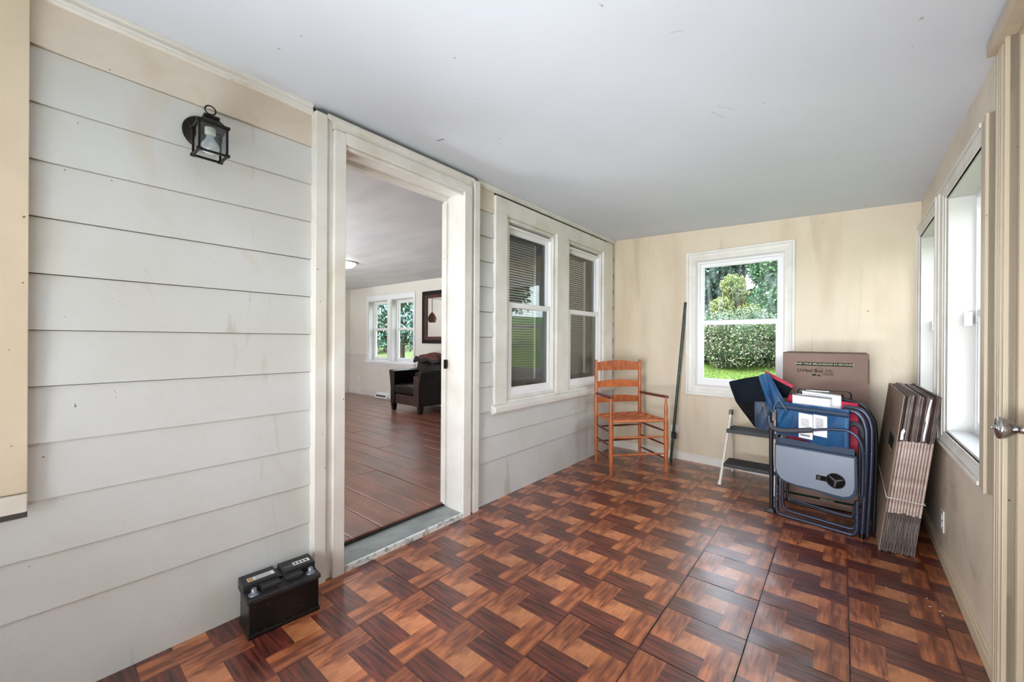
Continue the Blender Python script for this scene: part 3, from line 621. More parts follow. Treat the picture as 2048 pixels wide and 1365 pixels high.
# ------------------------------------------------------------------ ladder-back armchair
RL, FL_, FR_, RR = Vector((-1.79, 3.437, 0)), Vector((-1.525, 3.198, 0)), Vector((-1.182, 3.573, 0)), Vector((-1.518, 3.819, 0))
ch = thing('ladderback_armchair', (RL+FR_)/2, 'orange maple ladder-back armchair with a woven tape seat standing in the far left corner', 'chair')
def turned(mb, a, b, prof, seg=12):
    a = Vector(a); b = Vector(b); mb.tube([a.lerp(b, t) for t, r in prof], 1, seg, rs=[r for t, r in prof])
Z = Vector((0, 0, 1))
back = ((RL-FL_).normalized()+(RR-FR_).normalized()).normalized()
for q, top in ((RL, .975), (RR, .975)):
    mb = MB(); t = q+Z*top+back*.015
    turned(mb, q, t, [(0, .011), (.06, .014), (.2, .0175), (.45, .0185), (.8, .0165), (.955, .015), (.965, .012), (.975, .0155), (.99, .013), (1, .003)]); part('back_post', mb, M['chair_wood'], ch)
for q, top in ((FL_, .665), (FR_, .665)):
    mb = MB(); turned(mb, q, q+Z*top+back*.01, [(0, .012), (.08, .015), (.3, .019), (.62, .0195), (.69, .018), (.74, .013), (.80, .0175), (.86, .015), (.95, .009), (1, .008)]); part('front_leg', mb, M['chair_wood'], ch)
lat = (RR-RL).normalized()
for v, hh in ((.912, .044), (.739, .033), (.592, .031)):
    a = RL+Z*v+back*.012; b = RR+Z*v+back*.012; mb = MB()
    def fn(s, t, a=a, b=b, hh=hh):
        arch = hh*(.75+.5*math.sin(math.pi*s)) if t > .5 else hh*.95
        bow = math.sin(math.pi*s)*.018
        return a.lerp(b, s)+back*bow+Z*((-1 if t < .5 else 1)*arch if t in (0, 1) else (t-.5)*2*hh)
    mb.sheet(fn, 14, 2, 0, thick=back*.009); part('back_slat', mb, M['chair_wood'], ch)
seatz = .462
SP = [RL+Z*seatz, FL_+Z*seatz, FR_+Z*seatz, RR+Z*seatz]
def seat_pt(s, t):
    a = SP[0].lerp(SP[3], s); b = SP[1].lerp(SP[2], s); return a.lerp(b, t)
mb = MB(); n = 15
for i in range(n):
    for j in range(n):
        if (i+j) % 1 == 0:
            up = ((i//1+j) % 4) < 2
            e = .04 if up else .02; hz_ = .006 if up else .002
            s0, s1, t0, t1 = (i+.06)/n, (i+.94)/n, (j+.06)/n, (j+.94)/n
            sag = lambda s, t: -.012*math.sin(math.pi*s)*math.sin(math.pi*t)
            q = [seat_pt(s, t)+Z*sag(s, t) for s, t in ((s0, t0), (s1, t0), (s1, t1), (s0, t1))]
            c = [seat_pt(s, t)+Z*(sag(s, t)+hz_) for s, t in ((s0+.012, t0+.006), (s1-.012, t0+.006), (s1-.012, t1-.006), (s0+.012, t1-.006))]
            mb.add(q+c, [(4, 5, 6, 7), (0, 1, 5, 4), (1, 2, 6, 5), (2, 3, 7, 6), (3, 0, 4, 7)], 0 if up else 1)
mb.add([seat_pt(0, 0)-Z*.004, seat_pt(1, 0)-Z*.004, seat_pt(1, 1)-Z*.004, seat_pt(0, 1)-Z*.004], [(0, 1, 2, 3)], 1)
for a, b in ((SP[0], SP[1]), (SP[1], SP[2]), (SP[2], SP[3]), (SP[3], SP[0])): mb.tube([a.lerp(b, t)-Z*.006 for t in (0.03, .5, .97)], .011, 8)
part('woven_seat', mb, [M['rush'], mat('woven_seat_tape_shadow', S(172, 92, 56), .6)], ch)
def rung(a, b, v, beads=False, r=.008, m='chair_wood'):
    mb = MB(); pr = [(0, r*.7), (.12, r*.8), (.3, r*1.1), (.5, r*1.2), (.7, r*1.1), (.88, r*.8), (1, r*.7)]
    if beads: pr = [(0, r*.8), (.25, r*1.1), (.27, r*1.4), (.29, r), (.31, r*1.4), (.33, r*1.15), (.5, r*1.2), (.67, r*1.15), (.69, r*1.4), (.71, r), (.73, r*1.4), (.75, r*1.1), (1, r*.8)]
    turned(mb, Vector(a)+Z*v, Vector(b)+Z*v, pr, 10); part('rung', mb, M[m], ch)
rung(FL_, FR_, .315, True); rung(FL_, FR_, .165, True)
for v in (.36, .24, .12): rung(RL, FL_, v, m='arm_wood'); rung(RR, FR_, v, m='arm_wood')
rung(RL, RR, .34, m='arm_wood'); rung(RL, RR, .20, m='arm_wood')
for q, f in ((RL, FL_), (RR, FR_)):
    a = q+Z*.658; b = f+Z*.668-back*.02; d = (b-a); side = Vector((-d.y, d.x, 0)).normalized(); mb = MB()
    pf = [(0, .010), (.25, .018), (.55, .021), (.85, .020), (.97, .016), (1, .008)]
    vs = []
    for t, w in pf: c = a.lerp(b, t); vs += [c+side*w-Z*.013, c+side*w+Z*.008, c-side*w+Z*.008, c-side*w-Z*.013]
    mb.add(vs, [(4*i+k, 4*i+(k+1) % 4, 4*i+4+(k+1) % 4, 4*i+4+k) for i in range(len(pf)-1) for k in range(4)]+[(3, 2, 1, 0), tuple(4*(len(pf)-1)+k for k in range(4))])
    part('armrest', mb, M['arm_wood'], ch, bevel=.003, label='dark brown armrest')

# ------------------------------------------------------------------ green pole leaning in the corner
gp = thing('pole', (-1.255, 3.93, 0), 'tall thin dark green pole leaning on the cream wall beside the back window', 'pole')
M['green'] = mat('dark_green_paint', S(20, 46, 40), .35, specks=(60, .70, S(120, 125, 118)))
a, b = Vector((-1.255, 3.92, 0)), Vector((-1.162, 4.035, 1.53)); mb = MB(); mb.tube([a, a.lerp(b, .5)+Vector((0, 0, 0)), b], .0125, 10); part('shaft', mb, M['green'], gp)
mb = MB(); c = a.lerp(b, .15); mb.tube([c, a.lerp(b, .19)], .018, 10); mb.box((c.x+.005, c.y-.02, c.z-.005), (c.x+.035, c.y+.01, c.z+.05)); part('clamp', mb, M['black_plastic'], gp, bevel=.002)
# ------------------------------------------------------------------ outlets
def outlet(fr, u, v, label, cat='outlet'):
    t = thing('wall_outlet', fr.p(u, v-.055, 0), label, cat)
    mb = MB(); mb.fbox(fr, u-.036, u+.036, v-.057, v+.057, 0, .005); part('cover_plate', mb, M['vinyl'], t, bevel=.002)
    for s in (-.02, .02):
        mb = MB(); mb.fbox(fr, u-.014, u+.014, v+s-.014, v+s+.014, .005, .008); q = part('socket', mb, M['paper'], t, bevel=.002)
        mb = MB(); mb.fbox(fr, u-.007, u-.004, v+s-.005, v+s+.006, .0078, .0086); mb.fbox(fr, u+.004, u+.007, v+s-.005, v+s+.006, .0078, .0086); part('slot', mb, M['dark_gap'], q)
outlet(F, .662, .27, 'white wall outlet on the cream back wall, right of the ladder-back chair')
outlet(Rw, 3.09, .21, 'white wall outlet low on the right wall, below the windows')
outlet(W, .14, .365, 'small white outlet under the inner room window, left of the armchair')

# ------------------------------------------------------------------ step stool
st = thing('step_stool', (-.5, 3.75, 0), 'white step stool with two black treads standing below the back window, behind the folding chairs', 'step stool')
M['stool_white'] = mat('stool_white_enamel', S(226, 222, 214), .3); M['tread'] = mat('black_ribbed_rubber', S(40, 42, 44), .5, bump=.3, bscale=90)
for x in (-.745, -.37):
    dx = .025 if x < -.5 else -.025
    mb = MB(); mb.tube([(x-.005, 3.545, .0), (x+dx, 3.80, .545)], .011, 10); q = part('front_leg', mb, M['stool_white'], st)
    mb = MB(); mb.tube([(x-.006, 3.54, .0), (x-.004, 3.553, .025)], .014, 10); part('rubber_foot', mb, M['paper'], q)
    mb = MB(); mb.tube([(x+.005, 3.985, .0), (x+dx, 3.815, .545)], .008, 10); part('rear_leg', mb, M['stool_white'], st)
    mb = MB(); mb.box((x+dx-.014, 3.785, .53), (x+dx+.014, 3.83, .575)); part('hinge_cap', mb, M['black_plastic'], st, bevel=.006)
for z, y0, y1 in ((.425, 3.70, 3.90), (.165, 3.60, 3.80)):
    mb = MB(); mb.box((-.735, y0, z-.03), (-.37, y1, z)); 
    for q in range(9): mb.box((-.725, y0+.012+q*.021, z), (-.38, y0+.022+q*.021, z+.003))
    part('tread', mb, M['tread'], st, bevel=.004)

# ------------------------------------------------------------------ moving box behind the chairs
BX = Frame((-.331, 3.535, 0), (1, 0, 0), (0, -1, 0))
M['kraft'] = mat('kraft_cardboard', S(130, 107, 96), .75, col2=S(121, 98, 87), scale=4, bump=.05, bscale=120)
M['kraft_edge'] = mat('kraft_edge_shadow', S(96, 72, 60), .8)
M['green_ink'] = mat('dark_green_ink', S(16, 38, 26), .8, spec=.2); M['red_ink'] = mat('red_ink', S(150, 62, 50), .7); M['kraft_light'] = mat('kraft_reversed_lettering', S(186, 180, 158), .75)
bx = thing('moving_box', (-.09, 3.73, 0), 'tall brown cardboard moving box with green printing, standing behind the folded chairs', 'box')
mb = MB()
t = .006
mb.fbox(BX, 0, .474, .0, 1.072, -t, 0); mb.fbox(BX, 0, t, .0, 1.078, -.40, -t); mb.fbox(BX, .474-t, .474, .0, 1.074, -.40, -t); mb.fbox(BX, 0, .474, .0, 1.078, -.40, -.40+t); mb.fbox(BX, 0, .474, 0, .006, -.40, 0)
part('box_walls', mb, M['kraft'], bx)
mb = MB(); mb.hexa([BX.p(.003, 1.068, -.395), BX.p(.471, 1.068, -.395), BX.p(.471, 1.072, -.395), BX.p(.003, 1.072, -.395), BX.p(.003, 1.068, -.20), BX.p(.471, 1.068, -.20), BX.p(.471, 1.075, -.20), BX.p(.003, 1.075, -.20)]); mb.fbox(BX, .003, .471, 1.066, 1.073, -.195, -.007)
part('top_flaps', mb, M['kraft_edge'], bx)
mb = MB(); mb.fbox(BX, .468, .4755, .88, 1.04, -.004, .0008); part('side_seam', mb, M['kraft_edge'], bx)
def sq(mb, u0, u1, v0, v1, w, mi=0, fr=BX): mb.add([fr.p(u0, v0, w), fr.p(u1, v0, w), fr.p(u1, v1, w), fr.p(u0, v1, w)], [(0, 1, 2, 3)], mi)
mb = MB(); sq(mb, .080, .392, .986, 1.010, .0006, 0); put_text(mb, BX, 'FIND YOUR BELONGINGS IN SECONDS', .0165, .236, .998, .0012, 1.10, 1, .0003)
part('printed_band', mb, [M['green_ink'], M['kraft_light']], bx, label='green band with pale capital lettering')
mb = MB(); put_text(mb, BX, 'U-Haul Box', .032, .160, .950, .0008, .95, 0, .0006, .15)
put_text(mb, BX, 'SCAN', .014, .264, .956, .0008, 1, 0, .0003); put_text(mb, BX, 'TO GET', .014, .264, .941, .0008, 1, 0, .0003); put_text(mb, BX, 'STARTED', .014, .264, .926, .0008, 1, 0, .0003)
# phone outline (tilted)
def rrect(c, w, h, ang, r=.006, n=4):
    pts = []
    for k, (sx_, sy_) in enumerate(((1, 1), (-1, 1), (-1, -1), (1, -1))):
        for q in range(n+1):
            a = math.pi/2*(k+q/n); x = sx_*(w/2-r)+r*math.cos(a); y = sy_*(h/2-r)+r*math.sin(a)
            pts.append((c[0]+x*math.cos(ang)-y*math.sin(ang), c[1]+x*math.sin(ang)+y*math.cos(ang)))
    return pts
def outline(mb, pts, wdt, w, mi=0, fr=BX):
    c = (sum(p[0] for p in pts)/len(pts), sum(p[1] for p in pts)/len(pts)); n = len(pts)
    def inn(p): d = math.hypot(p[0]-c[0], p[1]-c[1]); k = 1-wdt/d; return (c[0]+(p[0]-c[0])*k, c[1]+(p[1]-c[1])*k)
    vs = [fr.p(*p, w) for p in pts]+[fr.p(*inn(p), w) for p in pts]
    mb.add(vs, [(i, (i+1) % n, (i+1) % n+n, i+n) for i in range(n)], mi)
outline(mb, rrect((.213, .944), .036, .058, -.22), .0035, .0008, 1)
mb.add([BX.p(.183+.013*math.cos(a), .921+.006*math.sin(a), .001) for a in [k*math.pi/6 for k in range(12)]], [tuple(range(12))], 0)
mb.add([BX.p(.210+.009*math.cos(a), .918+.005*math.sin(a), .001) for a in [k*math.pi/6 for k in range(12)]], [tuple(range(12))], 0)
part('printed_lettering', mb, [M['green_ink'], mat('brown_ink', S(96, 60, 52), .7)], bx, label='dark lettering beside a tilted phone outline')
mb = MB(); outline(mb, rrect((.238, .752), .30, .13, 0, .02), .008, .0008, 0); put_text(mb, BX, 'SMALL', .088, .238, .762, .0009, 1.05, 0, .002)
part('printed_size_panel', mb, M['green_ink'], bx, label='green rounded outline around large capitals')
mb = MB(); sq(mb, .0, .474, .048, .064, .0008, 0); put_text(mb, BX, 'uhaul.com', .017, .26, .056, .0012, 1.1, 1, .0003); sq(mb, .0, .474, .036, .039, .0008, 2)
part('printed_bottom_stripe', mb, [M['green_ink'], M['kraft_light'], M['red_ink']], bx, label='green stripe with a small web address')

# ------------------------------------------------------------------ folded camping chairs
def resample(pts, n=5):
    P_ = [Vector(q) for q in pts]; out = []
    for i in range(len(P_)-1):
        p0 = P_[max(i-1, 0)]; p1 = P_[i]; p2 = P_[i+1]; p3 = P_[min(i+2, len(P_)-1)]
        for k in range(n):
            t = k/n; out.append(.5*((2*p1)+(-p0+p2)*t+(2*p0-5*p1+4*p2-p3)*t*t+(-p0+3*p1-3*p2+p3)*t**3))
    return out+[P_[-1]]
K = Frame((-.345, 3.20, 0), (.435, -.075, 0), (-.1699, -.9855, 0))
M['tube'] = mat('grey_blue_tubing', S(60, 66, 86), .28, metal=.5); M['tube_dark'] = mat('black_tubing', S(26, 28, 36), .35, metal=.3)
M['blue'] = mat('blue_polyester', S(12, 74, 118), .5, spec=.25, col2=S(8, 56, 98), scale=12, bump=.2, bscale=14)
M['blue_dk'] = mat('navy_polyester', S(14, 42, 70), .55, bump=.15, bscale=14); M['navy'] = mat('dark_navy_padding', S(6, 15, 25), .7, spec=.12, bump=.2, bscale=10)
M['mesh_black'] = mat('black_mesh_fabric', S(10, 10, 11), .8, spec=.1, col2=S(24, 21, 19), scale=60, bump=.2, bscale=150); M['crimson'] = mat('crimson_polyester', S(176, 24, 62), .5, bump=.15, bscale=14)
M['tabletop'] = mat('grey_table_laminate', S(117, 126, 142), .35); M['pad'] = mat('grey_foam_grip', S(62, 62, 72), .65); M['cord'] = mat('grey_elastic_cord', S(118, 112, 112), .6)
cb = thing('folded_camping_chair', K.p(.22, 0, 0), 'folded blue camping chair with grey side table, frontmost of the two before the moving box', 'folding chair')
def ktube(name, pts, r, m, parent, seg=10, n=5, closed=False, **kw):
    mb = MB(); mb.tube(resample([K.p(*q) for q in pts], n), r, seg); return part(name, mb, M[m], parent, **kw)
ktube('front_leg_loop', [(.022, .20, .02), (.021, .09, .02), (.022, .045, .02), (.03, .02, .02), (.055, .011, .02), (.22, .011, .02), (.39, .011, .02), (.416, .018, .02), (.430, .045, .02), (.432, .11, .02), (.432, .22, .02)], .0105, 'tube', cb)
ktube('rear_leg_loop', [(.045, .24, -.02), (.044, .12, -.02), (.046, .07, -.02), (.058, .045, -.02), (.08, .035, -.02), (.22, .033, -.02), (.37, .03, -.02), (.405, .035, -.02), (.420, .06, -.02), (.421, .14, -.02), (.421, .20, -.02)], .0095, 'tube', cb)
ktube('side_tube', [(.36, .742, 0), (.39, .742, 0), (.42, .735, 0), (.448, .703, 0), (.463, .655, 0), (.468, .60, 0), (.466, .40, 0), (.456, .15, 0), (.450, .005, 0)], .0115, 'tube', cb)
ktube('side_tube', [(-.018, .62, 0), (-.018, .40, 0), (-.015, .20, 0), (-.014, .012, 0)], .0125, 'tube_dark', cb, label='black left upright')
mb = MB(); mb.hexa([K.p(-.055, 0, -.03), K.p(.006, 0, -.03), K.p(.002, .03, -.02), K.p(-.028, .03, -.02), K.p(-.055, 0, .02), K.p(.006, 0, .02), K.p(.002, .03, .012), K.p(-.028, .03, .012)]); part('foot', mb, M['black_plastic'], cb, bevel=.004)
for u in (.450,): mb = MB(); mb.tube([K.p(u, 0, 0), K.p(u, .03, 0)], .014, 10); part('foot', mb, M['black_plastic'], cb)
ktube('inner_tube', [(.022, .56, .022), (.024, .42, .022), (.022, .12, .022)], .006, 'tube', cb)
ktube('inner_tube', [(.440, .60, .015), (.442, .40, .015), (.438, .16, .015)], .006, 'tube_dark', cb)
ktube('armrest_tube', [(-.018, .66, .05), (-.014, .615, .05), (.0, .588, .05), (.03, .574, .05), (.08, .575, .05), (.15, .588, .05), (.221, .604, .05), (.30, .622, .05), (.36, .629, .05), (.39, .628, .05), (.42, .612, .05), (.445, .575, .048), (.457, .52, .044), (.458, .40, .03), (.454, .25, .022)], .0085, 'tube', cb)
ktube('armrest_grip', [(-.012, .612, .05), (.0, .588, .05), (.03, .574, .05), (.08, .575, .05), (.15, .588, .05), (.218, .603, .05)], .0165, 'pad', cb, seg=12)
# rivets
mb = MB()
for u, v, w in ((.430, .12, .032), (.430, .075, .032), (.028, .14, .032), (.027, .11, .032), (.028, .19, .032), (.466, .34, .013), (.464, .50, .013), (.458, .20, .013), (.455, .10, .013), (.461, .28, .013), (.442, .30, .022), (.442, .26, .022), (.441, .2, .022), (.487, .5, -.028), (.482, .3, -.028), (.476, .15, -.028)):
    mb.lathe(K.p(u, v, w-.003), K.n, [(0, .0035), (.003, .003), (.004, .001)], 8)
part('rivets', mb, M['chrome'], cb, kind='stuff')
# side table
tb_o = [(.015, .482), (.432, .482), (.436, .36), (.436, .30), (.430, .255), (.405, .222), (.36, .208), (.32, .212), (.25, .226), (.16, .226), (.08, .236), (.045, .25), (.022, .285), (.015, .33)]
tb_i = [(.022, .470), (.420, .470), (.422, .36), (.422, .30), (.416, .265), (.40, .242), (.37, .230), (.31, .232), (.22, .238), (.14, .238), (.082, .246), (.052, .260), (.03, .292), (.022, .33)]
mb = MB(); mb.prism([K.p(u, v, .030) for u, v in tb_o], K.n*.014); tb = part('side_table', mb, M['blue_dk'], cb, bevel=.002)
mb = MB(); mb.prism([K.p(u, v, .0435) for u, v in tb_i], K.n*.0025); part('table_top', mb, M['tabletop'], tb)
mb = MB(); ell = [K.p(.335+.047*math.cos(a), .316+.046*math.sin(a), .0455) for a in [2*math.pi*k/28 for k in range(28)]]; mb.prism(ell, K.n*.002)
mb.fbox(K, .240, .295, .300, .330, .0455, .0475); part('cup_holder', mb, M['mesh_black'], tb)
mb = MB(); mb.tube([K.p(.335+.044*math.cos(a), .316+.043*math.sin(a), .048) for a in [2*math.pi*k/28 for k in range(28)]], .002, 6, closed=True)
mb.fbox(K, .245, .262, .305, .325, .0475, .050)
for a in (0.3, 2.4, 4.5): mb.hexa([K.p(.335, .316, .0478)+K.u*0.006*math.cos(a+1.57)+Z*.006*math.sin(a+1.57), K.p(.335, .316, .0478)-K.u*0.006*math.cos(a+1.57)-Z*.006*math.sin(a+1.57), K.p(.335+.038*math.cos(a), .316+.038*math.sin(a), .0478), K.p(.335+.036*math.cos(a+.2), .316+.036*math.sin(a+.2), .0478)]+[q+K.n*.001 for q in (K.p(.335, .316, .0478)+K.u*0.006*math.cos(a+1.57)+Z*.006*math.sin(a+1.57), K.p(.335, .316, .0478)-K.u*0.006*math.cos(a+1.57)-Z*.006*math.sin(a+1.57), K.p(.335+.038*math.cos(a), .316+.038*math.sin(a), .0478), K.p(.335+.036*math.cos(a+.2), .316+.036*math.sin(a+.2), .0478))])
part('cup_holder_rim', mb, M['black_plastic'], tb)
# seat sling
def sling(s, t):
    u = .028+.366*s; top = .757-.008*s; bot = .535-.018*s+.012*math.sin(s*7)
    v = top+(bot-top)*t
    w = .030+.010*math.sin(math.pi*t)+.007*math.exp(-((s-.12)/.1)**2)*math.sin(t*9+s*30)+.003*math.sin(s*22+t*6)
    return K.p(u, v, w)
mb = MB(); mb.sheet(sling, 40, 16, 0, thick=K.n*-.006); part('seat_sling', mb, M['blue'], cb)
def hem(s, t): return K.p(.03+.363*s, .745-.008*s-.034*t, .040+.006*math.sin(math.pi*t))
mb = MB(); mb.sheet(hem, 20, 5, 0, thick=K.n*-.004); part('seat_hem', mb, M['blue_dk'], cb)
mb = MB()
for s in (.955, .975): mb.tube([Vector(sling(s, t/10))+K.n*.0015 for t in range(11)], .0012, 4)
part('stitching', mb, mat('pale_blue_thread', S(90, 150, 190), .6), cb)
mb = MB(); mb.fbox(K, .03, .42, .478, .520, .022, .028); part('table_hinge_strip', mb, M['blue_dk'], cb)
for u0, u1, v0, v1, a in ((.148, .221, .545, .702, 0), (.224, .293, .572, .702, 1)):
    mb = MB(); mb.sheet(lambda s, t, u0=u0, u1=u1, v0=v0, v1=v1: K.p(u0+(u1-u0)*s, v1-(v1-v0)*t-.004*s, .0465+.003*math.sin(t*5+s*2)), 6, 8, 0)
    for q in range(5 if a == 0 else 8):
        vv = v1-.035-q*.010 if a == 0 else v1-.02-q*.008
        mb.sheet(lambda s, t, vv=vv, u0=u0, u1=u1: K.p(u0+.012+(u1-u0-.03)*s, vv-.0025*t-.004*s, .0502), 2, 1, 1)
    if a == 0: mb.sheet(lambda s, t: K.p(.158+.05*s, .568-.008*t-.002*s, .0502), 2, 1, 1)
    part('care_leaflet', mb, [M['paper'], M['ink']], cb)
# backrest: padded panel flopped out to the left, turned back from the seat plane
def bw(u): return -.02+.32*min(u+.02, 0)*-1*.35
def bp_(u, v, w=0): return K.p(u, v, bw(u)+w)
def grid_panel(top, bot, nu, nv, puff, w, m, name, thick=.014, **kw):
    def ev(c, s):
        x = s*(len(c)-1); i = min(int(x), len(c)-2); f = x-i; return (c[i][0]+(c[i+1][0]-c[i][0])*f, c[i][1]+(c[i+1][1]-c[i][1])*f)
    def fn(s, t):
        a = ev(top, s); b = ev(bot, s); u = a[0]+(b[0]-a[0])*t; v = a[1]+(b[1]-a[1])*t
        return bp_(u, v, w+puff*math.sin(math.pi*s)*math.sin(math.pi*t)+.003*math.sin(s*9+t*5))
    mb = MB(); mb.sheet(fn, nu, nv, 0, thick=K.n*-thick); return part(name, mb, M[m], cb, **kw)
grid_panel([(-.286, .857), (-.27, .868), (-.19, .893), (-.09, .918)], [(-.241, .717), (-.20, .722), (-.14, .728), (-.045, .738)], 16, 10, .012, 0, 'navy', 'backrest_panel', label='dark navy upper back panel')
grid_panel([(-.243, .722), (-.20, .727), (-.13, .734), (-.04, .742)], [(-.150, .590), (-.125, .560), (-.10, .548), (-.04, .548)], 12, 10, .008, -.004, 'mesh_black', 'backrest_mesh', label='black mesh lower back panel')
grid_panel([(-.120, .735), (-.09, .738), (-.04, .742), (-.015, .742)], [(-.118, .575), (-.095, .547), (-.05, .542), (-.02, .56)], 8, 10, .010, .012, 'blue_dk', 'side_pocket', thick=.01)
grid_panel([(-.092, .918), (-.086, .922), (-.07, .93)], [(-.045, .74), (-.03, .70), (.012, .668)], 4, 12, .006, .03, 'blue', 'back_strap', thick=.006)
grid_panel([(-.074, .930), (-.05, .936), (-.028, .935)], [(.0, .70), (.03, .69), (.075, .735)], 6, 12, .010, .036, 'blue', 'back_strap', thick=.006)
for pts in ([(-.048, .735, .05), (-.068, .70, .045), (-.078, .67, .04)], [(-.048, .735, .05), (-.04, .69, .05), (-.03, .645, .05)], [(.04, .77, .05), (.018, .74, .05), (.012, .70, .05), (.022, .66, .05)], [(.03, .79, .055), (.06, .745, .055), (.085, .705, .055)], [(-.005, .70, .055), (.015, .67, .055), (.018, .63, .06), (.022, .60, .06)]):
    ktube('elastic_cord', pts, .0022, 'cord', cb, seg=6, n=3)
# second chair just behind
c2 = thing('folded_camping_chair', K.p(.24, 0, -.10), 'folded red and navy camping chair, behind the blue one and mostly hidden by it', 'folding chair')
ktube('side_tube', [(.355, .755, -.04), (.39, .757, -.04), (.437, .747, -.04), (.468, .712, -.04), (.483, .66, -.04), (.487, .60, -.04), (.484, .40, -.04), (.475, .18, -.04), (.468, .005, -.04)], .0115, 'tube', c2)
ktube('side_tube', [(.0, .78, -.13), (.1, .795, -.13), (.25, .795, -.13), (.36, .79, -.13), (.43, .765, -.13), (.47, .71, -.13), (.49, .64, -.13), (.495, .45, -.13), (.485, .01, -.13)], .0105, 'tube_dark', c2)
ktube('side_tube', [(.008, .70, -.05), (.004, .4, -.05), (.004, .012, -.05)], .011, 'tube_dark', c2)
ktube('leg_loop', [(.045, .24, -.12), (.046, .10, -.12), (.055, .072, -.12), (.08, .066, -.12), (.22, .064, -.12), (.36, .062, -.12), (.392, .07, -.12), (.402, .095, -.12), (.403, .17, -.12)], .009, 'tube_dark', c2)
ktube('leg_loop', [(.05, .20, -.09), (.06, .098, -.09), (.10, .090, -.09), (.22, .085, -.09), (.36, .080, -.09), (.395, .09, -.09), (.398, .15, -.09)], .006, 'tube', c2)
for a in ((.0, .002), (.5, .47), ): pass
mb = MB(); mb.prism([K.p(u, v, -.15) for u, v in [(.03, .5), (.40, .5), (.40, .23), (.06, .23), (.03, .27)]], K.n*.012); part('side_table', mb, M['blue_dk'], c2, bevel=.003)
def red(s, t): return K.p(.06+.357*s, .797-.018*s-.30*t, -.085+.018*math.sin(math.pi*min(t*4, 1))+.004*math.sin(s*12))
mb = MB(); mb.sheet(red, 24, 14, 0, thick=K.n*-.01); part('seat_sling', mb, M['crimson'], c2, label='crimson seat sling')
mb = MB(); mb.tube(resample([K.p(u, v, -.055) for u, v in ((.385, .648), (.405, .658), (.428, .645), (.442, .612), (.446, .58))]), .015, 10); part('armrest_grip', mb, M['pad'], c2)
def rp(s, t):
    a = (-.09+.17*s, .945-.09*s**1.1); b = (-.06+.105*s, .78-.01*s); return K.p(a[0]+(b[0]-a[0])*t, a[1]+(b[1]-a[1])*t, -.10+.01*math.sin(math.pi*t))
mb = MB(); mb.sheet(lambda s, t: rp(s, t*.16), 10, 4, 0, thick=K.n*-.022); part('backrest_trim', mb, M['crimson'], c2, label='crimson top edge of the backrest')
mb = MB(); mb.sheet(lambda s, t: rp(s, .16+t*.84), 10, 8, 0, thick=K.n*-.016); part('backrest_panel', mb, M['navy'], c2, label='dark navy back panel')
# white cartons tucked between the chairs
def carton(u0, u1, v0, v1, w0, w1, label, slope):
    t = thing('flat_carton', K.p((u0+u1)/2, v0, (w0+w1)/2), label, 'carton', 'white cartons tucked between the folded chairs')
    P = K.p
    mb = MB(); mb.hexa([P(u0, v0, w0), P(u1, v0-slope, w0), P(u1, v1-slope, w0), P(u0, v1, w0), P(u0, v0, w1), P(u1, v0-slope, w1), P(u1, v1-slope, w1), P(u0, v1, w1)]); part('sleeve', mb, M['paper'], t, bevel=.0015)
    mb = MB(); mb.hexa([P(u0-.003, v1, w0-.002), P(u1+.003, v1-slope, w0-.002), P(u1+.003, v1-slope+.007, w0-.002), P(u0-.003, v1+.007, w0-.002), P(u0-.003, v1, w1+.002), P(u1+.003, v1-slope, w1+.002), P(u1+.003, v1-slope+.007, w1+.002), P(u0-.003, v1+.007, w1+.002)]); part('lid_edge', mb, M['black_plastic'], t)
    mb = MB(); mb.fbox(K, u0+.02, u1-.06, v1+.007-slope*.3, v1+.0075, w0+.004, w1-.004); part('top_sheet', mb, M['paper'], t)
carton(.100, .297, .55, .807, -.028, -.004, 'white flat carton with black lid edge, front one of two behind the blue seat', .008)
carton(.142, .340, .55, .834, -.074, -.052, 'white flat carton with black lid edge, rear one of two behind the blue seat', .014)

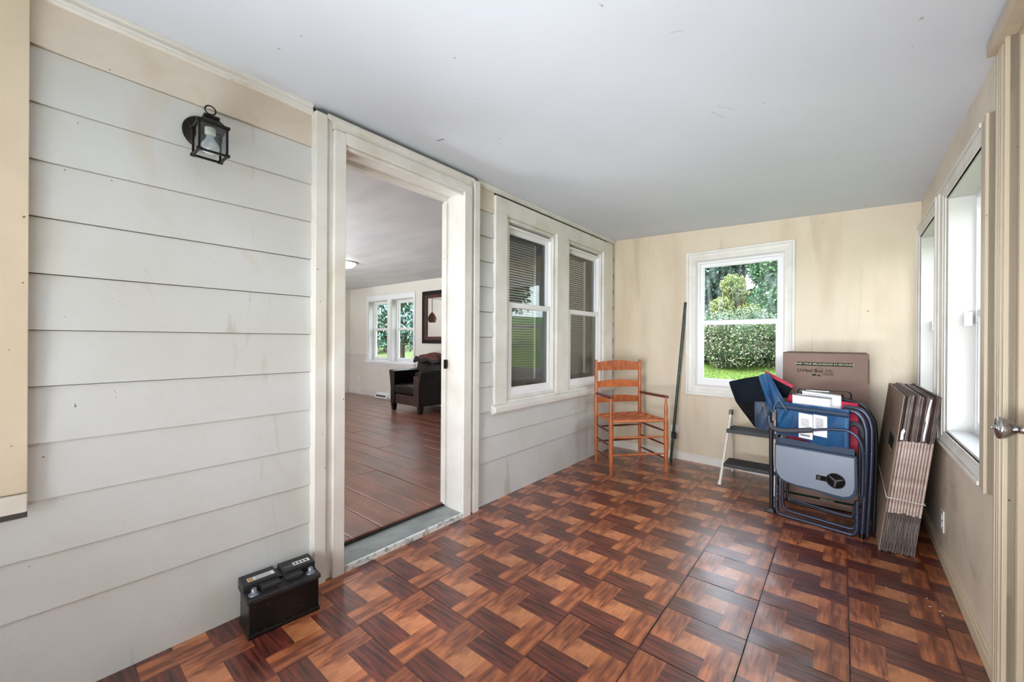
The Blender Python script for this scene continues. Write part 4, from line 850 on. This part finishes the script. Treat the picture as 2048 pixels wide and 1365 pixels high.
# ------------------------------------------------------------------ bundle of flattened boxes
M['carton'] = mat('flattened_cardboard_edge', S(212, 196, 188), .8, col2=S(176, 154, 144), scale=20, bump=.15, bscale=80)
M['carton_face'] = mat('flattened_cardboard_face', S(146, 126, 110), .75, col2=S(134, 114, 100), scale=5, bump=.05)
M['flute'] = mat('corrugated_raw_edge', S(142, 130, 124), .9, col2=S(92, 80, 76), scale=90, stretch=(1, 1, .15), bump=.6, bscale=160)
M['flute_dk'] = mat('corrugated_raw_edge_dark', S(78, 52, 46), .9, col2=S(48, 30, 28), scale=90, stretch=(1, 1, .15), bump=.6, bscale=160)
lean = .097/.863; NB = 12; TW = .145
def q3(x, y, z): return Vector((.1645+x+lean*z, y+.021*x/TW, z))
y_f, y_b, zt = 2.998, 3.90, .866
for i in range(NB):
    x0 = i*TW/NB; x1 = x0+TW/NB*.86; xm = (x0+x1)/2; dz = random.uniform(-.006, .006) if i else 0; dy = random.uniform(-.006, .006) if i else 0
    zl, zu = .225+random.uniform(-.006, .006), .618+random.uniform(-.006, .006); tb_ = .004
    lab = 'brown flattened moving box tied upright in the bundle leaning on the right wall'
    grp = 'flattened moving boxes in the tied bundle'
    if i == 0: lab = 'brown flattened moving box with printed lines and label, leftmost face of the tied bundle'
    if i == 8: lab = 'brown flattened box with a torn white edge strip, right half of the tied bundle'
    if i == NB-1: lab = 'brown flattened moving box at the right end of the tied bundle, against the window casing'
    if i in (1, 2, 3, 4, 5, 6, 7, 9, 10):
        od = {1: 'second', 2: 'third', 3: 'fourth', 4: 'fifth', 5: 'sixth'}; lab = 'brown flattened moving box, %s from the left in the string-tied bundle' % od[i] if i in od else 'brown flattened moving box, %s from the right in the string-tied bundle' % {10: 'second', 9: 'third', 7: 'fifth', 6: 'sixth'}[i]
    t = thing('flattened_box', q3(xm, (y_f+y_b)/2, 0), lab, 'box', grp)
    mb = MB()   # folded panel: U profile, fold facing the camera side
    prof = [(x0, y_b), (x0, y_f+.006), (x0+.0015, y_f+.002), (xm, y_f), (x1-.0015, y_f+.002), (x1, y_f+.006), (x1, y_b), (x1-tb_*.9, y_b), (x1-tb_*.9, y_f+.012), (x0+tb_*.9, y_f+.012), (x0+tb_*.9, y_b)]
    n = len(prof); vs = [q3(a, b+dy, zl) for a, b in prof]+[q3(a, b+dy, zu) for a, b in prof]
    mb.add(vs, [(k, (k+1) % n, (k+1) % n+n, k+n) for k in range(n)]); part('folded_panel', mb, [M['carton'] if i else M['carton_face']], t)
    for side in (0, 1):
        a = x0 if side == 0 else x1-tb_; b = a+tb_
        for (za, zb, nm) in ((zu, zt+dz, 'upper_flap'), (0+abs(dz), zl, 'lower_flap')):
            yj = y_f+random.uniform(.002, .010); mb = MB(); za_, zb_ = (za+.001, zb) if nm == 'upper_flap' else (za, zb-.001)
            c = [(a, yj), (b, yj+random.uniform(-.002, .002)), (b, y_b+dy), (a, y_b+dy)]
            mb.hexa([q3(p_[0], p_[1], za_) for p_ in c]+[q3(p_[0], p_[1], zb_) for p_ in c])
            m_ = M['carton_face'] if (i == 0 and side == 0) else (M['flute_dk'] if (nm == 'upper_flap' and (i+side) % 3 == 1) else M['flute'])
            part(nm, mb, m_, t)
    if i == 0:
        mb = MB(); xf = x0-.0008
        def fq(y0, y1, z0, z1, mi=0): mb.add([q3(xf, y0, z0), q3(xf, y1, z0), q3(xf, y1, z1), q3(xf, y0, z1)], [(0, 1, 2, 3)], mi)
        for q in range(7): fq(3.03, 3.36, .80-q*.024, .802-q*.024)
        fq(3.37, 3.376, .60, .84); fq(3.47, 3.50, .70, .80); fq(3.55, 3.57, .74, .78)
        part('printed_lines', mb, M['ink'], t)
        mb = MB(); xf = x0-.0009; fq(3.10, 3.36, .52, .62, 0); xf = x0-.0012; fq(3.12, 3.34, .545, .61, 1); fq(3.12, 3.34, .525, .54, 2); part('printed_label', mb, [M['ink'], M['green_ink'], M['orange_print']], t)
    if i == 8:
        mb = MB(); P8 = [(0, .63), (0.006, .63), (.0075, .70), (.0085, .74), (.0075, .80), (.010, .852), (.004, .856), (.0, .80), (-.003, .745), (.001, .73), (-.002, .66)]
        mb.prism([q3(x0+.002+a, y_f-.001, z) for a, z in P8], Vector((0, .003, 0))); part('torn_liner', mb, M['paper'], t, label='torn white liner strip')
    if i == 1:
        mb = MB(); P8 = [(0, .625), (.012, .63), (.010, .66), (.016, .675), (.008, .69), (.0, .675)]
        mb.prism([q3(x0+a, y_f-.001, z) for a, z in P8], Vector((0, .004, 0))); part('torn_liner', mb, M['paper'], t, label='torn white liner scrap')
mb = MB(); zs = .305
loop = [q3(-.003, y_f-.003, zs), q3(TW*.5, y_f-.004, zs-.004), q3(TW+.003, y_f-.003, zs-.012), q3(TW+.003, y_b+.004, zs-.01), q3(-.003, y_b+.004, zs+.03)]
pts = []
for k in range(len(loop)):
    for s in range(6): pts.append(loop[k].lerp(loop[(k+1) % len(loop)], s/6))
mb.tube(pts, .0022, 6, closed=True); mb.tube([q3(TW+.001, y_f-.004, zs-.012), q3(TW+.005, y_f-.006, zs-.014)], .002, 6)
part('string', mb, M['paper'], loc=q3(0, y_f, zs), label='thin white string tied around the bundle of flattened boxes', cat='string')

# ------------------------------------------------------------------ inner room furniture
M['leather'] = mat('dark_brown_leather', S(11, 8, 7), .36, spec=.3, col2=S(22, 15, 13), scale=9, bump=.2, bscale=18)
M['leather_r'] = mat('worn_brown_leather', S(58, 33, 24), .4, col2=S(38, 22, 17), scale=9, bump=.2, bscale=18)
M['cover'] = mat('black_throw', S(15, 16, 15), .7, col2=S(30, 31, 28), scale=8, bump=.5, bscale=9)
ac = thing('leather_armchair', (-5.07, 3.85, ZI), 'dark brown leather armchair seen through the doorway, by the inner room window', 'armchair')
x0, x1, yf, yb = -5.46, -4.68, 3.60, 4.20
def arm(xo, xi, name):
    mb = MB(); n = 8; out = []
    s = 1 if xo > xi else -1
    prof = [(xo-s*.03, .17), (xo-s*.03, .40), (xo-s*.01, .56), (xo+s*.012, .66), (xo+s*.008, .685), (xo-s*.03, .69), (xi+s*.0, .67), (xi, .60), (xi, .17)]
    mb.prism([(x, yf, z) for x, z in prof], (0, yb-yf, 0)); return mb
part('arm', arm(x0, x0+.13, ''), M['leather'], ac, bevel=.012); part('arm', arm(x1, x1-.13, ''), M['leather'], ac, bevel=.012)
mb = MB(); mb.box((x1-.15, yf-.012, .18), (x1-.03, yf+.002, .62)); part('arm_front', mb, M['leather_r'], ac, bevel=.008, label='worn reddish arm front')
mb = MB(); mb.box((x0+.12, yf+.02, .17), (x1-.12, yb, .32)); part('base', mb, M['leather_r'], ac, bevel=.01)
mb = MB(); mb.box((x0+.125, yf+.0, .325), (x1-.125, yb-.15, .47)); part('seat_cushion', mb, M['leather'], ac, bevel=.035)
mb = MB()
mb.sheet(lambda s, t: (x0+.10+(x1-x0-.20)*s, yb-.22+.12*t+.03*math.sin(math.pi*s)*-1, .40+.50*t+.03*math.sin(math.pi*s)), 10, 8, 0, thick=(0, .12, .0)); part('back_cushion', mb, M['leather'], ac, bevel=.02)
mb = MB(); mb.box((x0+.04, yb-.09, .17), (x1-.04, yb, .84)); part('back', mb, M['leather'], ac, bevel=.03)
for x in (x0+.06, x1-.06):
    for y in (yf+.05, yb-.06):
        mb = MB(); mb.hexa([(x-.025, y-.025, ZI), (x+.025, y-.025, ZI), (x+.025, y+.025, ZI), (x-.025, y+.025, ZI), (x-.035, y-.035, .18), (x+.035, y-.035, .18), (x+.035, y+.035, .18), (x-.035, y+.035, .18)]); part('leg', mb, M['leather'], ac)
tb2 = MB(); tb2.sheet(lambda s, t: (-5.30+.62*s, 3.93+.16*t, .74+.17*math.sin(math.pi*min(1, .15+.85*t))*(.75+.25*math.sin(math.pi*(.15+.7*s)))+.015*math.sin(s*14+t*6)), 20, 10, 0, thick=(0, .03, -.02))
part('throw_blanket', tb2, M['cover'], loc=(-5.0, 4.0, .75), label='dark crumpled throw draped over the back of the leather armchair', cat='blanket')
mb = MB(); mb.sheet(lambda s, t: (-5.16+.46*s+.02*t, 3.95+.24*t, .925-.03*s*s+.05*math.sin(math.pi*s)*math.sin(math.pi*t)-.02*(1-t)), 14, 10, 0, thick=(0, 0, -.05))
part('cushion', mb, mat('rust_patterned_fabric', S(120, 66, 56), .8, col2=S(50, 26, 24), scale=40), loc=(-4.95, 4.05, .9), label='rust patterned cushion lying on top of the leather armchair back', cat='cushion')
# mirror
mr = thing('wall_mirror', W.p(2.55, 1.1, 0), 'wall mirror in a wide black and reddish brown frame, seen through the doorway', 'mirror')
mb = MB(); mb.ring(W, 2.12, 3.0, 1.095, 1.975, .062, .002, .035); fr_ = part('outer_frame', mb, M['leather'], mr, bevel=.004)
mb = MB(); mb.ring(W, 2.18, 2.94, 1.155, 1.915, .055, .002, .028); part('inner_frame', mb, mat('red_brown_frame', S(88, 42, 34), .45, col2=S(58, 28, 24), scale=20), mr, bevel=.003)
mb = MB(); mb.fbox(W, 2.23, 2.89, 1.205, 1.865, .006, .012); part('mirror_glass', mb, mat('silvered_glass', (.92, .93, .93, 1), .01, metal=1), mr)
# floor register
rg = thing('baseboard_vent', W.p(.98, ZI, 0), 'white slotted baseboard vent left of the leather armchair', 'vent')
mb = MB(); mb.hexa([W.p(.80, ZI, .016), W.p(1.16, ZI, .016), W.p(1.16, ZI+.10, .016), W.p(.80, ZI+.10, .016), W.p(.80, ZI, .07), W.p(1.16, ZI, .07), W.p(1.16, ZI+.05, .04), W.p(.80, ZI+.05, .04)]); part('vent_body', mb, M['vinyl'], rg)
for q in range(8): mb = MB(); u = .83+q*.038; mb.fbox(W, u, u+.022, ZI+.015, ZI+.05, .05, .062); part('slot', mb, M['screen'], rg)
# ceiling light
cl = thing('ceiling_light', (-5.08, 2.66, ZC), 'round white flush ceiling light glowing in the inner room', 'ceiling light')
mb = MB(); mb.lathe((-5.08, 2.66, ZC), (0, 0, -1), [(0, .15), (.012, .155), (.02, .15)], 32); part('base_ring', mb, M['vinyl'], cl)
mb = MB(); mb.lathe((-5.08, 2.66, ZC-.018), (0, 0, -1), [(0, .14), (.02, .135), (.045, .11), (.06, .06), (.064, .004)], 32); part('diffuser', mb, emit('lit_diffuser', (1, .97, .92, 1), 9), cl)
# pendant, visible in the mirror
pd = thing('pendant_lamp', (-6.88, 2.85, ZC), 'brown wicker pendant lamp on a thin cord, visible only in the mirror', 'pendant lamp')
mb = MB(); mb.tube([(-6.88, 2.85, ZC), (-6.88, 2.85, 1.74)], .006, 6); mb.lathe((-6.88, 2.85, ZC), (0, 0, -1), [(0, .06), (.02, .06), (.025, .01)], 16); part('cord', mb, M['metal_dark'], pd)
mb = MB(); mb.lathe((-6.88, 2.85, 1.76), (0, 0, -1), [(0, .02), (.05, .06), (.12, .095), (.19, .085), (.22, .07)], 20); part('shade', mb, mat('wicker', S(120, 72, 48), .7, col2=S(70, 40, 28), scale=60), pd)

# ------------------------------------------------------------------ garden
def gz(x, y):
    d = max(0, y-4.6)*.085 + max(0, x-.8)*.05
    return -.35 + d + .05*math.sin(x*.7)*math.cos(y*.5)
mb = MB(); n = 60
mb.sheet(lambda s, t: (-40+80*s, -30+75*t, gz(-40+80*s, -30+75*t)), n, n, 0)
M['lawn'] = mat('lawn_turf', S(56, 88, 26), .9, col2=S(94, 104, 44), scale=3, detail=10, lo=.38, hi=.68, bump=.8, bscale=30)
part('ground', mb, M['lawn'], kind='structure')
mb = MB(); mb.box((.75, -8, -.5), (9, 1.9, -.30)); mb.box((-9, -9, -.5), (.75, -1.85, -.30)); part('bounce_paving', mb, mat('bounce_concrete', S(176, 174, 168), .9, col2=S(160, 158, 152), scale=3), kind='structure')  # unseen pale ground added to bounce daylight up to the ceiling
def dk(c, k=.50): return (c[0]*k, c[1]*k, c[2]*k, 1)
def leaf_mat(name, cols, rough=.45, k=.50):  # random tone per leaf; palest tones paint highlights into the foliage
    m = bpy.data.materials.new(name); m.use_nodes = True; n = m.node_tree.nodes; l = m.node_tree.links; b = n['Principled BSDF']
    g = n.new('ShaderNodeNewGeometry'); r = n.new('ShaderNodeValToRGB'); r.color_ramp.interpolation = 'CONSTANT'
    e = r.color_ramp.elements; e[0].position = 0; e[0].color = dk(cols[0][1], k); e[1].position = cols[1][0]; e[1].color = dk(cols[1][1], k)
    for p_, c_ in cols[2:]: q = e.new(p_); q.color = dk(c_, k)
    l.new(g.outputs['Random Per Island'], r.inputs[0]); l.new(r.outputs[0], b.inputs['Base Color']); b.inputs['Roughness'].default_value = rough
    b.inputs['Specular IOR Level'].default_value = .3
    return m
def leaves(name, blobs, count, size, m, parent, aspect=.5):
    w = np.array([b[3]*b[4]*b[5] for b in blobs]); w = w**(2/3); w /= w.sum(); idx = rng.choice(len(blobs), count, p=w); B = np.array([b[:6] for b in blobs])[idx]
    d = rng.normal(size=(count, 3)); d /= np.linalg.norm(d, axis=1)[:, None]; r = rng.uniform(.62, 1.05, count)[:, None]
    c = B[:, :3]+d*B[:, 3:6]*r
    n1 = rng.normal(size=(count, 3)); n1 += d*.8; n1 /= np.linalg.norm(n1, axis=1)[:, None]
    t = np.cross(n1, rng.normal(size=(count, 3))); t /= np.linalg.norm(t, axis=1)[:, None]; s = np.cross(n1, t)
    sz = (size*rng.uniform(.6, 1.3, count))[:, None]
    V = np.stack([c-t*sz*.5, c+s*sz*aspect*.5, c+t*sz*.5, c-s*sz*aspect*.5], 1).reshape(-1, 3)
    base = wloc(parent) if parent else Vector(); V = V-np.array(base)
    me = bpy.data.meshes.new(name); me.vertices.add(count*4); me.vertices.foreach_set('co', V.ravel()); me.loops.add(count*4); me.loops.foreach_set('vertex_index', np.arange(count*4))
    me.polygons.add(count); me.polygons.foreach_set('loop_start', np.arange(count)*4); me.polygons.foreach_set('loop_total', np.full(count, 4)); me.update(calc_edges=True); me.validate(); me.materials.append(m)
    o = bpy.data.objects.new(name, me); C.objects.link(o); o.parent = parent; o['kind'] = 'stuff'; return o
GD, GM, GL = S(50, 84, 52), S(84, 124, 66), S(132, 164, 92)
M['l_shrub'] = leaf_mat('shrub_leaves', [(0, S(58, 84, 54)), (.34, S(96, 124, 76)), (.62, S(140, 156, 110)), (.80, S(214, 200, 184))], k=.66)
M['l_yellow'] = leaf_mat('yellow_green_leaves', [(0, S(140, 156, 70)), (.35, S(196, 194, 110)), (.7, S(226, 218, 150))])
M['l_dark'] = leaf_mat('dark_tree_leaves', [(0, S(34, 62, 54)), (.42, S(58, 92, 66)), (.74, S(92, 124, 92)), (.92, S(190, 206, 204))])
M['l_green'] = leaf_mat('fresh_tree_leaves', [(0, S(52, 96, 62)), (.4, S(86, 138, 84)), (.72, S(134, 174, 112)), (.93, S(206, 220, 190))])
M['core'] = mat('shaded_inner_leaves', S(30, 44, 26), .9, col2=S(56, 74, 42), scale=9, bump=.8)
M['bark'] = mat('bark', S(92, 76, 64), .9, col2=S(60, 50, 42), scale=12, bump=.6)
M['l_near'] = leaf_mat('garden_leaves_pale', [(0, S(84, 128, 84)), (.3, S(120, 168, 118)), (.62, S(168, 206, 160)), (.86, S(214, 232, 218))], k=1.15)
M['l_blue'] = leaf_mat('garden_leaves_bluish', [(0, S(60, 96, 92)), (.3, S(104, 146, 140)), (.62, S(150, 184, 180)), (.86, S(214, 228, 228))], k=1.15)
def tree(x, y, h, r, m, label, count, size, cat='tree', name='tree', low=.3, group=None, flat=.8):
    z = gz(x, y); random.seed(int(abs(x*100+y*7))); t = thing(name, (x, y, z), label, cat, group)
    mb = MB(); mb.tube([(x, y, z-.1), (x+.05, y, z+h*.3), (x-.05, y+.05, z+h*.7)], 1, 8, rs=[.05*r+.03, .04*r+.02, .02*r+.01]); 
    for k in range(5):
        a = k*1.26+x; mb.tube([(x, y, z+h*(.2+.08*k)), (x+math.cos(a)*r*.5, y+math.sin(a)*r*.5, z+h*(.45+.1*k))], 1, 6, rs=[.02*r+.01, .008*r+.004])
    part('trunk', mb, M['bark'], t)
    bl = []
    if name == 'shrub':
        for k in range(16):
            a = random.uniform(0, 6.28); rr = r*math.sqrt(random.random())*.72; hh = h*(1-.45*(rr/r)**2)
            bl.append((x+math.cos(a)*rr, y+math.sin(a)*rr, z+hh-r*.34, r*.36, r*.36, r*.34))
            bl.append((x+math.cos(a)*rr*1.05, y+math.sin(a)*rr*1.05, z+hh*.34, r*.34, r*.34, hh*.36))
    elif low == 0:
        for k in range(14):
            a = random.uniform(0, 6.28); rr = random.uniform(.1, .7)*r; zz = z+h*random.uniform(.08, .9)
            bl.append((x+math.cos(a)*rr, y+math.sin(a)*rr, zz, r*.42, r*.42, h*.14))
    for k in range(14 if not bl else 0):
        a = random.uniform(0, 6.28); rr = random.uniform(.1, .65)*r; zz = z+h*random.uniform(low+.12, .9)
        bl.append((x+math.cos(a)*rr, y+math.sin(a)*rr, zz, r*random.uniform(.3, .5), r*random.uniform(.3, .5), h*random.uniform(.09, .17)))
    fo = leaves('foliage', bl, count, size, m, t)
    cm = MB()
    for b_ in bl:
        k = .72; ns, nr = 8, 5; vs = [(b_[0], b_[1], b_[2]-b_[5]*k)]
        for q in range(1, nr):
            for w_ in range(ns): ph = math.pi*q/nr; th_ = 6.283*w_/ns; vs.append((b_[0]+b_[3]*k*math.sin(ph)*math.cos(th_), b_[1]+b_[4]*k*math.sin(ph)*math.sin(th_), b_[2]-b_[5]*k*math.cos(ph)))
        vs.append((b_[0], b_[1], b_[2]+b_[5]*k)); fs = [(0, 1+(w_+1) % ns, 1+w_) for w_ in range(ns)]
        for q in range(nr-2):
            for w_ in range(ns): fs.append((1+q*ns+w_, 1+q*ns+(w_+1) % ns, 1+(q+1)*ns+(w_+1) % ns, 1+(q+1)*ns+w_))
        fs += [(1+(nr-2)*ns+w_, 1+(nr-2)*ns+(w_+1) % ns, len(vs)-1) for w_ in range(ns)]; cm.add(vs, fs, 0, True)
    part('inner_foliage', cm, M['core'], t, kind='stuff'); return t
# shrubs and trees behind the back window
tree(-2.6, 14.2, 1.85, 1.75, M['l_shrub'], 'wide rounded shrub with pinkish pale leaf tips, in the middle of the back window', 60000, .062, 'shrub', 'shrub')
tree(-5.3, 17.0, 2.3, 1.3, M['l_shrub'], 'rounded shrub at the left side of the back window view', 14000, .09, 'shrub', 'shrub')
tree(-.7, 17.5, 2.0, 1.3, M['l_shrub'], 'pale leaved shrub at the right side of the back window view', 14000, .09, 'shrub', 'shrub')
tree(-3.6, 20.0, 3.3, 1.25, M['l_yellow'], 'sunlit yellow-green small tree behind the rounded shrub', 18000, .10, low=0)
tree(-7.3, 27.0, 8.0, 2.9, M['l_dark'], 'large dark tree behind the left half of the back window', 34000, .24, low=0)
tree(-6.3, 38.0, 7.0, 4.6, M['l_dark'], 'large dark tree farthest back, above the yellow-green tree', 34000, .30, low=0)
tree(-1.9, 23.0, 9.0, 2.1, M['l_green'], 'tall green tree at the right side of the back window view', 32000, .16, low=0)
# trees behind the inner room window
tree(-9.2, 9.4, 5.5, 2.2, M['l_near'], 'bushy green tree close behind the right sash of the inner room window', 18000, .13, low=0)
tree(-14.6, 10.2, 6.5, 2.6, M['l_blue'], 'dark bluish green tree behind the left sash of the inner room window', 18000, .15, low=0)
tree(-21.5, 14.0, 7.5, 3.6, M['l_near'], 'green tree far left beyond the inner room window', 9000, .2, low=0)
# planting to the right of the porch, mirrored in the porch windows
tree(9.5, 8.8, 4.5, 2.4, M['l_yellow'], 'yellow-green tree beyond the right wall windows', 8000, .18, low=.1)
tree(8.5, 13.5, 6.5, 3.2, M['l_green'], 'green tree beyond the far right window', 9000, .22, low=.1)
tree(13.0, 10.5, 7.5, 3.2, M['l_dark'], 'dark tree far beyond the right wall windows', 8000, .28, low=.1)
# grass blades on the part of the lawn that the window shows
n_ = 60000; gx = rng.uniform(-4.6, 1.2, n_); gy = rng.uniform(6.0, 14.5, n_); gh = rng.uniform(.02, .06, n_); ga = rng.uniform(0, 6.28, n_)
gzv = -.35+np.maximum(0, gy-4.6)*.085+np.maximum(0, gx-.8)*.05+.05*np.sin(gx*.7)*np.cos(gy*.5)
V = np.stack([np.stack([gx-np.cos(ga)*.008, gy-np.sin(ga)*.008, gzv-.01], 1), np.stack([gx+np.cos(ga)*.008, gy+np.sin(ga)*.008, gzv-.01], 1), np.stack([gx+rng.normal(0, .02, n_), gy+rng.normal(0, .02, n_), gzv+gh], 1)], 1).reshape(-1, 3)
me = bpy.data.meshes.new('grass'); me.vertices.add(n_*3); me.vertices.foreach_set('co', V.ravel()); me.loops.add(n_*3); me.loops.foreach_set('vertex_index', np.arange(n_*3)); me.polygons.add(n_); me.polygons.foreach_set('loop_start', np.arange(n_)*3); me.polygons.foreach_set('loop_total', np.full(n_, 3)); me.update(calc_edges=True)
me.materials.append(leaf_mat('grass_blades', [(0, S(96, 150, 44)), (.4, S(134, 176, 62)), (.8, S(190, 200, 100))]))
go = bpy.data.objects.new('grass', me); C.objects.link(go); tag(go, 'bright sunlit lawn grass outside the back window', 'grass', kind='stuff')
